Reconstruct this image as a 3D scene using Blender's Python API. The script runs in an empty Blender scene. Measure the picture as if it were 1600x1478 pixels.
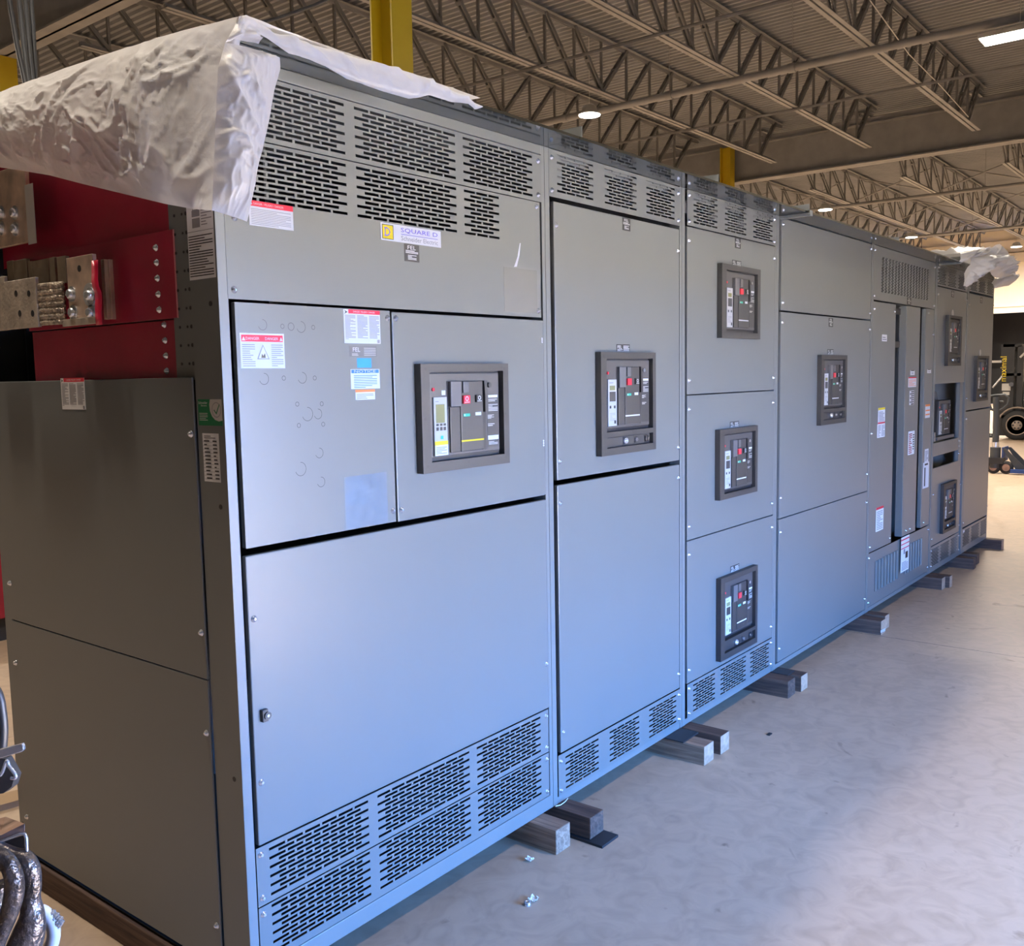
import bpy, math, random
from mathutils import Vector, Matrix, noise
random.seed(7)
SC = bpy.context.scene
COL = SC.collection
# ------------------------------------------------------------------ camera
CAM = Vector((-1.37, -1.9602, 1.6544)); YAW, PITCH, ROLL, FPX, CY = 0.9009, 0.1011, -0.0186, 1492.05, 739.39
fw = Vector((math.sin(YAW)*math.cos(PITCH), math.cos(YAW)*math.cos(PITCH), -math.sin(PITCH)))
rt = Vector((math.cos(YAW), -math.sin(YAW), 0)); up = rt.cross(fw)
rt, up = rt*math.cos(ROLL)+up*math.sin(ROLL), up*math.cos(ROLL)-rt*math.sin(ROLL)
cd = bpy.data.cameras.new('camera'); cam = bpy.data.objects.new('camera', cd); COL.objects.link(cam)
cd.sensor_width = 36; cd.sensor_fit = 'HORIZONTAL'; cd.lens = FPX*36/1600; cd.clip_end = 300; cd.clip_start = .02
M = Matrix.Identity(4)
for i, v in enumerate((rt, up, -fw)):
    for k in range(3): M[k][i] = v[k]
M.translation = CAM; cam.matrix_world = M; SC.camera = cam
def ray(px, py): return (fw*FPX + rt*(px-800) + up*(CY-py)).normalized()
def on(ax, val, px, py):                      # the point of a real plane (axis = value) seen at a measured place of the photograph
    d = ray(px, py); return CAM + d*((val-CAM[ax])/d[ax])
def F(px, py, y=0.0): p = on(1, y, px, py); return p.x, p.z
def S(px, py, x=0.0): p = on(0, x, px, py); return p.y, p.z
# ------------------------------------------------------------------ materials
def mat(name, col, rough=.5, metal=0, vary=.06, scale=6, bump=0, bscale=60, emit=None, spec=.5, trans=0, coat=0):
    m = bpy.data.materials.new(name); m.use_nodes = True; nt = m.node_tree; N = nt.nodes; L = nt.links
    b = N['Principled BSDF']; tc = N.new('ShaderNodeTexCoord')
    b.inputs['Roughness'].default_value = rough; b.inputs['Metallic'].default_value = metal
    b.inputs['Specular IOR Level'].default_value = spec
    if coat: b.inputs['Coat Weight'].default_value = coat; b.inputs['Coat Roughness'].default_value = .08
    if trans: b.inputs['Transmission Weight'].default_value = trans
    c = (*col, 1)
    nz = N.new('ShaderNodeTexNoise'); nz.inputs['Scale'].default_value = scale; nz.inputs['Detail'].default_value = 4
    L.new(tc.outputs['Object'], nz.inputs['Vector'])
    rp = N.new('ShaderNodeValToRGB'); L.new(nz.outputs['Fac'], rp.inputs['Fac'])
    rp.color_ramp.elements[0].position = .3; rp.color_ramp.elements[1].position = .7
    rp.color_ramp.elements[0].color = (*[x*(1-vary) for x in col], 1); rp.color_ramp.elements[1].color = (*[min(1, x*(1+vary)) for x in col], 1)
    L.new(rp.outputs['Color'], b.inputs['Base Color'])
    if bump:
        n2 = N.new('ShaderNodeTexNoise'); n2.inputs['Scale'].default_value = bscale; n2.inputs['Detail'].default_value = 3
        L.new(tc.outputs['Object'], n2.inputs['Vector'])
        bp = N.new('ShaderNodeBump'); bp.inputs['Strength'].default_value = bump; bp.inputs['Distance'].default_value = .01
        L.new(n2.outputs['Fac'], bp.inputs['Height']); L.new(bp.outputs['Normal'], b.inputs['Normal'])
    if emit: b.inputs['Emission Color'].default_value = (*emit[0], 1); b.inputs['Emission Strength'].default_value = emit[1]
    return m
def wood(name, c1, c2):
    m = mat(name, c1, .8); nt = m.node_tree; N = nt.nodes; L = nt.links; b = N['Principled BSDF']
    tc = N.new('ShaderNodeTexCoord'); mp = N.new('ShaderNodeMapping'); mp.inputs['Scale'].default_value = (30, 1.6, 30)
    nz = N.new('ShaderNodeTexNoise'); nz.inputs['Scale'].default_value = 2.2; nz.inputs['Detail'].default_value = 6; nz.inputs['Distortion'].default_value = .6
    rp = N.new('ShaderNodeValToRGB'); rp.color_ramp.elements[0].position = .35; rp.color_ramp.elements[1].position = .65
    rp.color_ramp.elements[0].color = (*c2, 1); rp.color_ramp.elements[1].color = (*c1, 1)
    L.new(tc.outputs['Object'], mp.inputs['Vector']); L.new(mp.outputs[0], nz.inputs['Vector']); L.new(nz.outputs['Fac'], rp.inputs['Fac']); L.new(rp.outputs[0], b.inputs['Base Color'])
    bp = N.new('ShaderNodeBump'); bp.inputs['Strength'].default_value = .35; bp.inputs['Distance'].default_value = .004; L.new(nz.outputs['Fac'], bp.inputs['Height']); L.new(bp.outputs[0], b.inputs['Normal'])
    return m
def concrete():
    m = mat('floor_concrete', (.5, .46, .42), .42); nt = m.node_tree; N = nt.nodes; L = nt.links; b = N['Principled BSDF']
    tc = N.new('ShaderNodeTexCoord')
    def nzr(scale, p0, p1, c0, c1, det=6, dist=0):
        n = N.new('ShaderNodeTexNoise'); n.inputs['Scale'].default_value = scale; n.inputs['Detail'].default_value = det; n.inputs['Distortion'].default_value = dist
        L.new(tc.outputs['Object'], n.inputs['Vector']); r = N.new('ShaderNodeValToRGB'); L.new(n.outputs['Fac'], r.inputs['Fac'])
        r.color_ramp.elements[0].position = p0; r.color_ramp.elements[1].position = p1
        r.color_ramp.elements[0].color = (*c0, 1); r.color_ramp.elements[1].color = (*c1, 1); return n, r
    n1, r1 = nzr(.7, .3, .7, (.46, .337, .238), (.54, .402, .288), 8)
    n2, r2 = nzr(9, .25, .62, (.78, .77, .76), (1, 1, 1), 8, 1.5)
    n3, r3 = nzr(3.1, .27, .34, (.62, .6, .58), (1, 1, 1), 10, 2.5)
    def mul(a, c):
        x = N.new('ShaderNodeMixRGB'); x.blend_type = 'MULTIPLY'; x.inputs[0].default_value = 1; L.new(a, x.inputs[1]); L.new(c, x.inputs[2]); return x.outputs[0]
    o = mul(mul(r1.outputs[0], r2.outputs[0]), r3.outputs[0])
    sp = N.new('ShaderNodeSeparateXYZ'); L.new(tc.outputs['Object'], sp.inputs[0])
    # saw-cut control joints every few metres, running along Y
    ad = N.new('ShaderNodeMath'); ad.operation = 'ADD'; ad.inputs[1].default_value = -4.58+6.1*20+.007; L.new(sp.outputs['X'], ad.inputs[0])
    wob = N.new('ShaderNodeMath'); wob.operation = 'MULTIPLY_ADD'; wob.inputs[1].default_value = .03; L.new(n2.outputs['Fac'], wob.inputs[0]); L.new(ad.outputs[0], wob.inputs[2])
    md = N.new('ShaderNodeMath'); md.operation = 'MODULO'; md.inputs[1].default_value = 6.1; L.new(wob.outputs[0], md.inputs[0])
    lt = N.new('ShaderNodeMath'); lt.operation = 'LESS_THAN'; lt.inputs[1].default_value = .008; L.new(md.outputs[0], lt.inputs[0])
    jx = N.new('ShaderNodeMixRGB'); L.new(lt.outputs[0], jx.inputs[0]); L.new(o, jx.inputs[1]); jx.inputs[2].default_value = (.13, .115, .10, 1)
    L.new(jx.outputs[0], b.inputs['Base Color'])
    rr = N.new('ShaderNodeMapRange'); rr.inputs[3].default_value = .45; rr.inputs[4].default_value = .7; L.new(n2.outputs['Fac'], rr.inputs[0]); L.new(rr.outputs[0], b.inputs['Roughness'])
    bp = N.new('ShaderNodeBump'); bp.inputs['Strength'].default_value = .12; bp.inputs['Distance'].default_value = .004; L.new(n2.outputs['Fac'], bp.inputs['Height']); L.new(bp.outputs[0], b.inputs['Normal'])
    return m
def film(name, col, tr, alpha):
    m = bpy.data.materials.new(name); m.use_nodes = True; nt = m.node_tree; N = nt.nodes; L = nt.links
    b = N['Principled BSDF']; o = N['Material Output']; b.inputs['Base Color'].default_value = (*col, 1); b.inputs['Roughness'].default_value = .42
    t = N.new('ShaderNodeBsdfTranslucent'); t.inputs[0].default_value = (*col, 1); tp = N.new('ShaderNodeBsdfTransparent')
    m1 = N.new('ShaderNodeMixShader'); m1.inputs[0].default_value = tr; L.new(b.outputs[0], m1.inputs[1]); L.new(t.outputs[0], m1.inputs[2])
    m2 = N.new('ShaderNodeMixShader'); m2.inputs[0].default_value = alpha; L.new(m1.outputs[0], m2.inputs[1]); L.new(tp.outputs[0], m2.inputs[2])
    tc = N.new('ShaderNodeTexCoord'); nz = N.new('ShaderNodeTexNoise'); nz.inputs['Scale'].default_value = 9; nz.inputs['Detail'].default_value = 5; nz.inputs['Distortion'].default_value = 1.2
    L.new(tc.outputs['Object'], nz.inputs['Vector']); bp = N.new('ShaderNodeBump'); bp.inputs['Strength'].default_value = .22; bp.inputs['Distance'].default_value = .02
    L.new(nz.outputs['Fac'], bp.inputs['Height']); L.new(bp.outputs[0], b.inputs['Normal'])
    L.new(m2.outputs[0], o.inputs[0]); return m
paint = mat('grey_enamel', (.155, .164, .160), .30, vary=.02, scale=2)
frame_m = mat('frame_enamel', (.175, .185, .18), .36, vary=.02)
inside = mat('shaded_inner_paint', (.035, .036, .037), .5)  # the cabinets' grey paint, darkened to stand for the enclosed shade
hoodm = mat('hood_steel', (.36, .38, .38), .09, 1, vary=.02)
black = mat('black_plastic', (.02, .02, .022), .45)
dkgrey = mat('charcoal_plastic', (.028, .029, .031), .5, vary=.08)
face_m = mat('breaker_face_plastic', (.055, .056, .06), .45)
midgrey = mat('grey_plastic', (.10, .102, .108), .4)
ltgrey = mat('light_grey_plastic', (.55, .53, .49), .45)
white = mat('white_paper', (.8, .79, .78), .5, vary=.02)
red = mat('red_ink', (.7, .02, .05), .45)
redbtn = mat('red_button_plastic', (.8, .05, .07), .35)
ink = mat('grey_ink', (.28, .27, .28), .6)
dark = mat('black_ink', (.015, .015, .015), .5)
blue = mat('blue_ink', (.03, .16, .6), .5)
bluet = mat('blue_tape', (.04, .33, .8), .5)
purple = mat('violet_ink', (.10, .08, .5), .5)
yellow = mat('yellow_ink', (.85, .65, .03), .45)
orange = mat('orange_ink', (.85, .25, .06), .5)
green = mat('green_sticker', (.0, .18, .06), .5)
teal = mat('green_indicator', (.05, .45, .3), .4)
lcd = mat('olive_screen', (.26, .25, .12), .25)
zinc = mat('zinc_plated', (.80, .81, .83), .25, .8)
copper = mat('tinned_copper', (.66, .50, .38), .34, .45, vary=.35, scale=14)
tinned = mat('tin_plate', (.58, .50, .41), .38, .45, vary=.25, scale=20, bump=.2, bscale=80)
brass = mat('plated_bar', (.42, .34, .25), .25, .55, vary=.2, scale=20)
braid_m = mat('braided_copper', (.5, .42, .33), .35, .6, vary=.5, scale=60, bump=1, bscale=160)
redboard = mat('red_insulating_board', (.34, .018, .045), .24, vary=.12, scale=5)
rededge = mat('red_board_edge', (.75, .28, .28), .5)
redtape = mat('red_tape', (.65, .01, .05), .35)
woodd = wood('dark_timber', (.13, .075, .05), (.055, .03, .022)); woodl = wood('pale_timber', (.38, .25, .165), (.19, .115, .075)); wende = mat('sawn_end_grain', (.44, .28, .18), .8, vary=.25, scale=40)
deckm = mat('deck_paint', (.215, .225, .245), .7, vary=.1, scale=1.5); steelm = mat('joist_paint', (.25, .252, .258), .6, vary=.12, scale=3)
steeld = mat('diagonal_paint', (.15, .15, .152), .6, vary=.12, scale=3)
ycol = mat('yellow_column_paint', (.50, .36, .01), .5, vary=.06, scale=3)
cream = mat('cream_panel', (.72, .65, .53), .6, vary=.04, scale=1); wallm = mat('wall_paint', (.22, .21, .19), .8)
floor_m = concrete(); apron = mat('apron_concrete', (.46, .44, .42), .9)
sheet_m = film('white_plastic_film', (.95, .925, .91), .34, .03); clearf = film('clear_pouch_film', (.50, .50, .50), .1, .55)
lampe = mat('lamp_lens', (1, 1, 1), .4, emit=((1, .95, .86), 14)); lamph = mat('lamp_housing', (.6, .6, .58), .4, .3)
rubber = mat('black_rubber', (.018, .017, .017), .7, bump=.3, bscale=40); rimm = mat('dusty_rim', (.30, .24, .19), .6, .2, vary=.25, scale=12)
jackm = mat('jack_grey', (.045, .05, .055), .5); jackb = mat('jack_blue', (.02, .06, .22), .5)
forged = mat('worn_forged_steel', (.13, .11, .10), .34, .7, vary=.6, scale=25, bump=.45, bscale=110); rust = mat('rusty_plate', (.32, .20, .15), .6, .3, vary=.3, scale=15)
card = mat('cardboard', (.36, .24, .14), .8)
# ------------------------------------------------------------------ mesh builder
OFF = {}
class MB:
    def __init__(s): s.v = []; s.f = []; s.m = []; s.sm = []; s.mats = []
    def mi(s, m):
        if m not in s.mats: s.mats.append(m)
        return s.mats.index(m)
    def add(s, vs, fs, m, smooth=False):
        b = len(s.v); s.v += [tuple(v) for v in vs]; k = s.mi(m)
        for f in fs: s.f.append([b+i for i in f]); s.m.append(k); s.sm.append(smooth)
    def box(s, x0, x1, y0, y1, z0, z1, m):
        s.add([(x0, y0, z0), (x1, y0, z0), (x1, y1, z0), (x0, y1, z0), (x0, y0, z1), (x1, y0, z1), (x1, y1, z1), (x0, y1, z1)],
              [(0, 3, 2, 1), (4, 5, 6, 7), (0, 1, 5, 4), (1, 2, 6, 5), (2, 3, 7, 6), (3, 0, 4, 7)], m)
    def cyl(s, p0, p1, r, m, n=12, r1=None, caps=True):
        p0, p1 = Vector(p0), Vector(p1); d = (p1-p0).normalized(); a = d.orthogonal().normalized(); b = d.cross(a); r1 = r if r1 is None else r1
        vs = []
        for p, rr in ((p0, r), (p1, r1)):
            for i in range(n): t = 2*math.pi*i/n; vs.append(p + a*rr*math.cos(t) + b*rr*math.sin(t))
        s.add(vs, [(i, (i+1) % n, n+(i+1) % n, n+i) for i in range(n)], m, n > 6)
        if caps: s.add(vs, [tuple(range(n))[::-1], tuple(range(n, 2*n))], m)
    def tube(s, pts, r, m, n=8, closed=False, rs=None, flat=1.0):
        pts = [Vector(p) for p in pts]; N = len(pts); vs = []; a0 = None
        for i, p in enumerate(pts):
            q0 = pts[(i-1) % N] if (closed or i > 0) else p; q1 = pts[(i+1) % N] if (closed or i < N-1) else p
            d = (q1-q0).normalized(); a = d.orthogonal().normalized() if a0 is None else (a0 - d*a0.dot(d)).normalized(); a0 = a; b = d.cross(a); rr = rs[i] if rs else r
            for k in range(n): t = 2*math.pi*k/n; vs.append(p + a*rr*math.cos(t)*flat + b*rr*math.sin(t))
        fs = []
        for i in range(N if closed else N-1):
            j = (i+1) % N
            fs += [(i*n+k, i*n+(k+1) % n, j*n+(k+1) % n, j*n+k) for k in range(n)]
        s.add(vs, fs, m, True)
        if not closed: s.add(vs, [tuple(range(n))[::-1], tuple(range((N-1)*n, N*n))], m)
    def prism(s, pts, vec, m):                 # planar outline pushed along a vector
        n = len(pts); vec = Vector(vec); vs = [Vector(p) for p in pts] + [Vector(p)+vec for p in pts]
        nr = Vector((0, 0, 0))
        for i in range(n): nr += vs[i].cross(vs[(i+1) % n])
        fs = [tuple(range(n)), tuple(range(2*n-1, n-1, -1))] + [(i, n+i, n+(i+1) % n, (i+1) % n) for i in range(n)]
        s.add(vs, [f[::-1] for f in fs] if nr.dot(vec) > 0 else fs, m)
    def lathe(s, prof, o, ax, m, n=24):        # prof: (radius, height along ax)
        o = Vector(o); ax = Vector(ax).normalized(); a = ax.orthogonal().normalized(); b = ax.cross(a); vs = []
        for r, h in prof:
            for k in range(n): t = 2*math.pi*k/n; vs.append(o + ax*h + a*r*math.cos(t) + b*r*math.sin(t))
        s.add(vs, [(i*n+k, i*n+(k+1) % n, (i+1)*n+(k+1) % n, (i+1)*n+k) for i in range(len(prof)-1) for k in range(n)], m, True)
        s.add(vs, [tuple(range(n))[::-1], tuple(range((len(prof)-1)*n, len(prof)*n))], m)
    def text(s, t, o, r, u, h, m, w=None, nrm=None, lift=0):
        vs, fs = glyphs(t); o, r, u = Vector(o), Vector(r), Vector(u)
        x0 = min(v[0] for v in vs); x1 = max(v[0] for v in vs); y0 = min(v[1] for v in vs); y1 = max(v[1] for v in vs)
        ky = h/max(y1-y0, 1e-6); kx = (w/(x1-x0)) if w else ky
        s.add([o + r*((v[0]-x0)*kx) + u*((v[1]-y0)*ky) for v in vs], fs, m)
    def build(s, name, parent=None, bevel=0, kind=None, off=None):
        o0 = Vector(off) if off is not None else (OFF[parent.name] if parent else Vector((0, 0, 0)))
        me = bpy.data.meshes.new(name); me.from_pydata([tuple(Vector(v)-o0) for v in s.v], [], s.f); me.update()
        for m in s.mats: me.materials.append(m)
        me.polygons.foreach_set('material_index', s.m); me.polygons.foreach_set('use_smooth', s.sm)
        ob = bpy.data.objects.new(name, me); COL.objects.link(ob)
        if parent: ob.parent = parent; OFF[ob.name] = OFF[parent.name]
        else: OFF[ob.name] = o0; ob.location = o0
        if bevel: md = ob.modifiers.new('edge', 'BEVEL'); md.width = bevel; md.segments = 2; md.limit_method = 'ANGLE'
        if kind: ob['kind'] = kind
        return ob
_gl = {}
def glyphs(t):
    if t not in _gl:
        c = bpy.data.curves.new('lettering', 'FONT'); c.body = t; c.resolution_u = 2; o = bpy.data.objects.new('lettering', c); COL.objects.link(o)
        bpy.context.view_layer.update(); ev = o.evaluated_get(bpy.context.evaluated_depsgraph_get()); me = ev.to_mesh()
        _gl[t] = ([tuple(v.co) for v in me.vertices], [tuple(p.vertices) for p in me.polygons]); ev.to_mesh_clear()
        bpy.data.objects.remove(o); bpy.data.curves.remove(c)
    return _gl[t]
def thing(name, label, cat, loc=(0, 0, 0), group=None):
    o = bpy.data.objects.new(name, None); o.empty_display_size = .1; COL.objects.link(o); o.location = loc; OFF[o.name] = Vector(loc)
    return tag(o, label, cat, group)
def tag(o, label, cat, group=None):
    o['label'] = label; o['category'] = cat
    if group: o['group'] = group
    return o
def lab(o, text): o['label'] = text; return o
def inst(src, parent, loc, rot=None):           # a copy of a small repeated part, placed in world coordinates
    o = src.copy(); COL.objects.link(o); o.parent = parent; o.location = Vector(loc)-OFF[parent.name]; OFF[o.name] = OFF[parent.name]
    if rot: o.rotation_euler = rot
    return o
FZ = .011
LAMPK, SKY, SUN, EXPO = 0.55, 70.0, 320.0, 0.06
# ------------------------------------------------------------------ the building
XL, XR, YF, YB, DECK = -12.0, 46.0, -4.2, 24.0, 7.66
b = MB(); b.box(XL, XR, YF, YB, FZ-.2, FZ, floor_m); b.build('floor', kind='structure')
b = MB(); b.box(-60, 90, -70, YF, FZ-.25, FZ-.02, apron); b.build('ground_outside', kind='structure')
b = MB(); vs = []; n = int((XR-XL)/.16)+1
for i in range(n):
    for dx, z in ((0, 0), (.05, 0), (.075, .045), (.135, .045)):
        vs += [(XL+i*.16+dx, YF, DECK+z), (XL+i*.16+dx, YB, DECK+z)]
b.box(XL-1, XR+1, YF-.2, YB+.2, DECK+.06, DECK+.2, deckm); b.add(vs, [(2*i, 2*i+2, 2*i+3, 2*i+1) for i in range(len(vs)//2-1)], deckm); b.build('ceiling', kind='structure')
DX0, DX1, DZ = .05, 2.9, 1.95                     # roll-up door opening in the wall behind the camera
b = MB(); b.box(XL, DX0, YF-.2, YF, FZ, DECK+.08, wallm); b.box(DX1, XR, YF-.2, YF, FZ, DECK+.08, wallm); b.box(DX0, DX1, YF-.2, YF, DZ, DECK+.08, wallm); b.build('wall_front', kind='structure')
b = MB(); b.box(XL, XR, YB, YB+.2, FZ, DECK+.08, wallm); b.build('wall_back', kind='structure')
b = MB(); b.box(XL-.2, XL, YF, YB, FZ, DECK+.08, wallm); b.build('wall_left', kind='structure')
OY0, OY1, OZ = 3.2, 9.6, 4.04
b = MB()
for y0, y1, z0, z1 in ((YF, OY0, FZ, DECK+.08), (OY1, YB, FZ, DECK+.08), (OY0, OY1, OZ, DECK+.08)): b.box(XR, XR+.2, y0, y1, z0, z1, cream)
for k in range(int((YB-YF)/.3)): b.box(XR-.006, XR, YF+k*.3, YF+k*.3+.012, 4.5 if OY0-.02 < YF+k*.3 < OY1 else FZ, 6.1, cream)
b.build('wall_right', kind='structure')
b = MB(); b.box(XR-.22, XR, YF, YB, 6.2, 6.62, cream); b.box(XR-.10, XR, YF, YB, 6.66, 7.2, cream); b.build('trim_1', kind='structure')
b = MB(); b.box(XR-.05, XR, OY0-.1, OY1+.1, OZ, 4.26, cream); b.box(XR-.09, XR, YF, YB, 4.30, 4.46, cream); b.build('trim_2', kind='structure')
b = MB(); b.box(XR+.2, XR+6, OY0-1, OY1+1, FZ-.1, FZ, black); b.box(XR+6, XR+6.1, OY0-1, OY1+1, FZ, OZ+.5, black); b.box(XR+.2, XR+6, OY0-1, OY0-.9, FZ, OZ+.5, black)
b.box(XR+.2, XR+6, OY1+.9, OY1+1, FZ, OZ+.5, black); b.box(XR+.2, XR+6, OY0-1, OY1+1, OZ+.5, OZ+.6, black); b.build('door_1', kind='structure')  # unlit space beyond the doorway, its shade painted as black surfaces
# ------------------------------------------------------------------ steel: joists, girders, columns
def mesh_of(b, name): o = b.build(name); me = o.data; bpy.data.objects.remove(o); return me
def put(me, name, parent, loc, rot=None):
    o = bpy.data.objects.new(name, me); COL.objects.link(o); o.parent = parent; o.location = Vector(loc)-OFF[parent.name]; OFF[o.name] = OFF[parent.name]
    if rot: o.rotation_euler = rot
    return o
def chord(b, x0, x1, z, s):                      # double angle, legs turned up (s=1) or down (s=-1)
    for y0, y1 in ((-.085, -.015), (.015, .085)): b.box(x0, x1, y0, y1, z, z+.009, steelm)
    for y0, y1 in ((-.024, -.015), (.015, .024)): b.box(x0, x1, y0, y1, *((z+.009, z+.07) if s > 0 else (z-.06, z)), steelm)
def webs(h, pitch):
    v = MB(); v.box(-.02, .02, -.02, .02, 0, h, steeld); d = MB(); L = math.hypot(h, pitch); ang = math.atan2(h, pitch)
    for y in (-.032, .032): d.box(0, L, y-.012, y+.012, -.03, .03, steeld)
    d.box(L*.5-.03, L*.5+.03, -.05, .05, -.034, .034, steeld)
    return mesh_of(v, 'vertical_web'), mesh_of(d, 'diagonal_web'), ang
def joist(Y, x0, x1, bx0, bx1, mid, pitch, label, group):
    t = thing('roof_joist', label, 'roof joist', (mid, Y, 6.65), group); zt, zb = 7.6, 6.65
    a = MB(); chord(a, x0-mid, x1-mid, zt-6.65, -1); a.build('top_chord', t, off=(0, 0, 0)); a = MB(); chord(a, bx0-mid, bx1-mid, 0, 1); a.build('bottom_chord', t, off=(0, 0, 0))
    k = -int((mid-bx0)/pitch)
    while mid+k*pitch <= bx1+.01:
        X = mid+k*pitch; put(WV[pitch], 'vertical_web', t, (X, Y, 6.68)); sgn = 1 if k >= 0 else -1
        if x0-.1 <= X+sgn*pitch <= x1+.1:
            put(WD[pitch], 'diagonal_web', t, (X, Y, 6.69), (0, -WA[pitch], 0) if sgn > 0 else (0, -(math.pi-WA[pitch]), 0))
            if k == 0: put(WD[pitch], 'diagonal_web', t, (X, Y, 6.69), (0, -(math.pi-WA[pitch]), 0))
        k += 1
    return t
WV, WD, WA = {}, {}, {}
for p in (.85, 1.22): WV[p], WD[p], WA[p] = webs(.90, p)
JY = [3.17, 5.42, 7.67, 9.92, 12.17, 14.42]
JL = ['grey open-web roof joist nearest the bright rectangular lamp', 'grey open-web roof joist second from the bright rectangular lamp', 'grey open-web roof joist third from the bright rectangular lamp, beside the round lamp',
      'grey open-web roof joist passing just behind the nearer yellow column', 'grey open-web roof joist showing above the plastic-draped corner of the cabinets', 'grey open-web roof joist at upper left beside the hanging cables']
for Y, l in zip(JY, JL): joist(Y, 5.56, 21.62, 6.3, 21.2, 13.57, .85, l, 'roof joists of the near bay')
KY = [.95, 3.4, 5.85, 8.3, 10.75, 13.2]
KL = ['far-bay roof joist at the right edge of the picture', 'far-bay roof joist second from the right edge of the picture', 'far-bay roof joist third from the right edge of the picture', 'far-bay roof joist beside the two small distant lamps',
      'far-bay roof joist just right of the far yellow column', 'far-bay roof joist mostly hidden behind the cabinet tops']
for Y, l in zip(KY, KL): joist(Y, 21.8, 45.75, 25.2, 45.2, 34.0, 1.22, l, 'roof joists of the far bay')
def girder(X, z0, z1, label):
    b = MB(); b.box(X-.02, X+.02, YF, YB, z0, z1, steelm); b.box(X-.17, X+.17, YF, YB, z0, z0+.03, steelm); b.box(X-.17, X+.17, YF, YB, z1-.03, z1, steelm); b.box(X-.11, X+.11, YF, YB, z1, z1+.12, steelm)
    tag(b.build('steel_girder'), label, 'girder', 'deep steel girders under the roof')
girder(5.45, 6.42, 7.42, 'deep steel girder crossing the upper left corner'); girder(21.7, 6.40, 7.30, 'deep steel girder crossing behind the near roof joists')
def column(X, Y, zt, label, w=.26):
    t = thing('steel_column', label, 'column', (X, Y, FZ), 'yellow steel columns'); b = MB()
    b.box(X-.008, X+.008, Y-w/2, Y+w/2, FZ+.03, zt, ycol)
    for s in (-1, 1): b.box(X-w/2, X+w/2, Y+s*w/2-.008, Y+s*w/2+.008, FZ+.03, zt, ycol)
    b.build('shaft', t); b = MB(); b.box(X-.22, X+.22, Y-.22, Y+.22, FZ, FZ+.03, ycol); b.build('base_plate', t)
column(5.13, 4.50, 7.45, 'thick yellow steel column rising behind the first cabinet'); column(5.45, 12.78, 6.40, 'yellow steel column at the left edge of the picture')
column(21.38, 8.98, 7.25, 'distant yellow steel column meeting the deep girder')
def pipe(X, z, r, label, y0=YF+.3, y1=17, name='sprinkler_pipe', sleeves=True):
    t = thing(name, label, 'pipe', (X, 0, z), 'pipes hung under the roof'); b = MB(); b.cyl((X, y0, z), (X, y1, z), r, steelm, 14); b.build('pipe_run', t)
    if sleeves:
        for y in [a+1.2 for a in JY[:4]]:
            c = MB(); c.cyl((X, y-.06, z), (X, y+.06, z), r*1.22, steelm, 14); c.cyl((X, y, z), (X, y, DECK-.05), .006, steelm, 6); c.build('hanger', t)
pipe(14.15, 6.55, .062, 'thick grey sprinkler pipe crossing under the near roof joists'); pipe(27.6, 6.50, .05, 'sprinkler pipe crossing the far bay beside the small lamp'); pipe(36.2, 6.50, .05, 'most distant sprinkler pipe, near the end wall')
for X, l in ((11.55, 'thin bridging angle left of the thick sprinkler pipe'), (16.85, 'thin bridging angle right of the thick sprinkler pipe')):
    b = MB(); b.box(X-.02, X+.02, YF, 16, 6.64, 6.648, steelm); b.box(X-.02, X-.014, YF, 16, 6.60, 6.648, steelm); tag(b.build('ceiling_bridging'), l, 'bridging')
for X in (28.6, 33.2, 38.2):
    for i in range(5):
        for s in (0, 1):
            b = MB(); b.cyl((X+.07*s, KY[i]+.12, 6.78 if s else 7.45), (X+.07*s, KY[i+1]-.12, 7.45 if s else 6.78), .022, steelm, 6)
            tag(b.build('ceiling_brace'), 'thin diagonal brace between two far-bay roof joists', 'brace', 'braces between the far joists')
b = MB(); pts = [on(1, 3.05, 1350, -12), on(1, 3.05, 1420, 85), on(1, 3.05, 1470, 135), on(1, 3.05, 1513, 183)]; b.tube(pts, .008, white); tag(b.build('ceiling_cable'), 'thin white cable slung diagonally along the nearest roof joist', 'cable')
for i, (p0, p1) in enumerate((((22, -10), (43, 132)), ((32, -10), (46, 130)), ((36, -10), (50, 128)), ((40, -10), (53, 127)))):
    q0, q1 = on(1, 2.6+.06*i, *p0), on(1, 2.2+.06*i, *p1); q1 = q1 - (q0-q1)*.25; q0 = q0 + (q0-q1)*1.1; b = MB()
    b.tube([q0, q0.lerp(q1, .4)+Vector((.02*i-.03, 0, 0)), q0.lerp(q1, .75)+Vector((.012*i-.02, 0, 0)), q1], .011, black if i == 0 else dkgrey)
    tag(b.build('hanging_cable'), 'thick dark cable hanging behind the draped plastic' if i == 0 else 'grey cable of the bundle hanging behind the draped plastic', 'cable', 'cables hanging at upper left')
b = MB(); b.tube([on(1, 3.2, 395, 40), on(1, 3.2, 440, 27), on(1, 3.2, 490, 9), on(1, 3.2, 540, -14), on(1, 3.2, 700, -120)], .012, black); tag(b.build('hanging_power_cable'), 'black cable swinging up from behind the draped plastic to the roof', 'cable')
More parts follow.
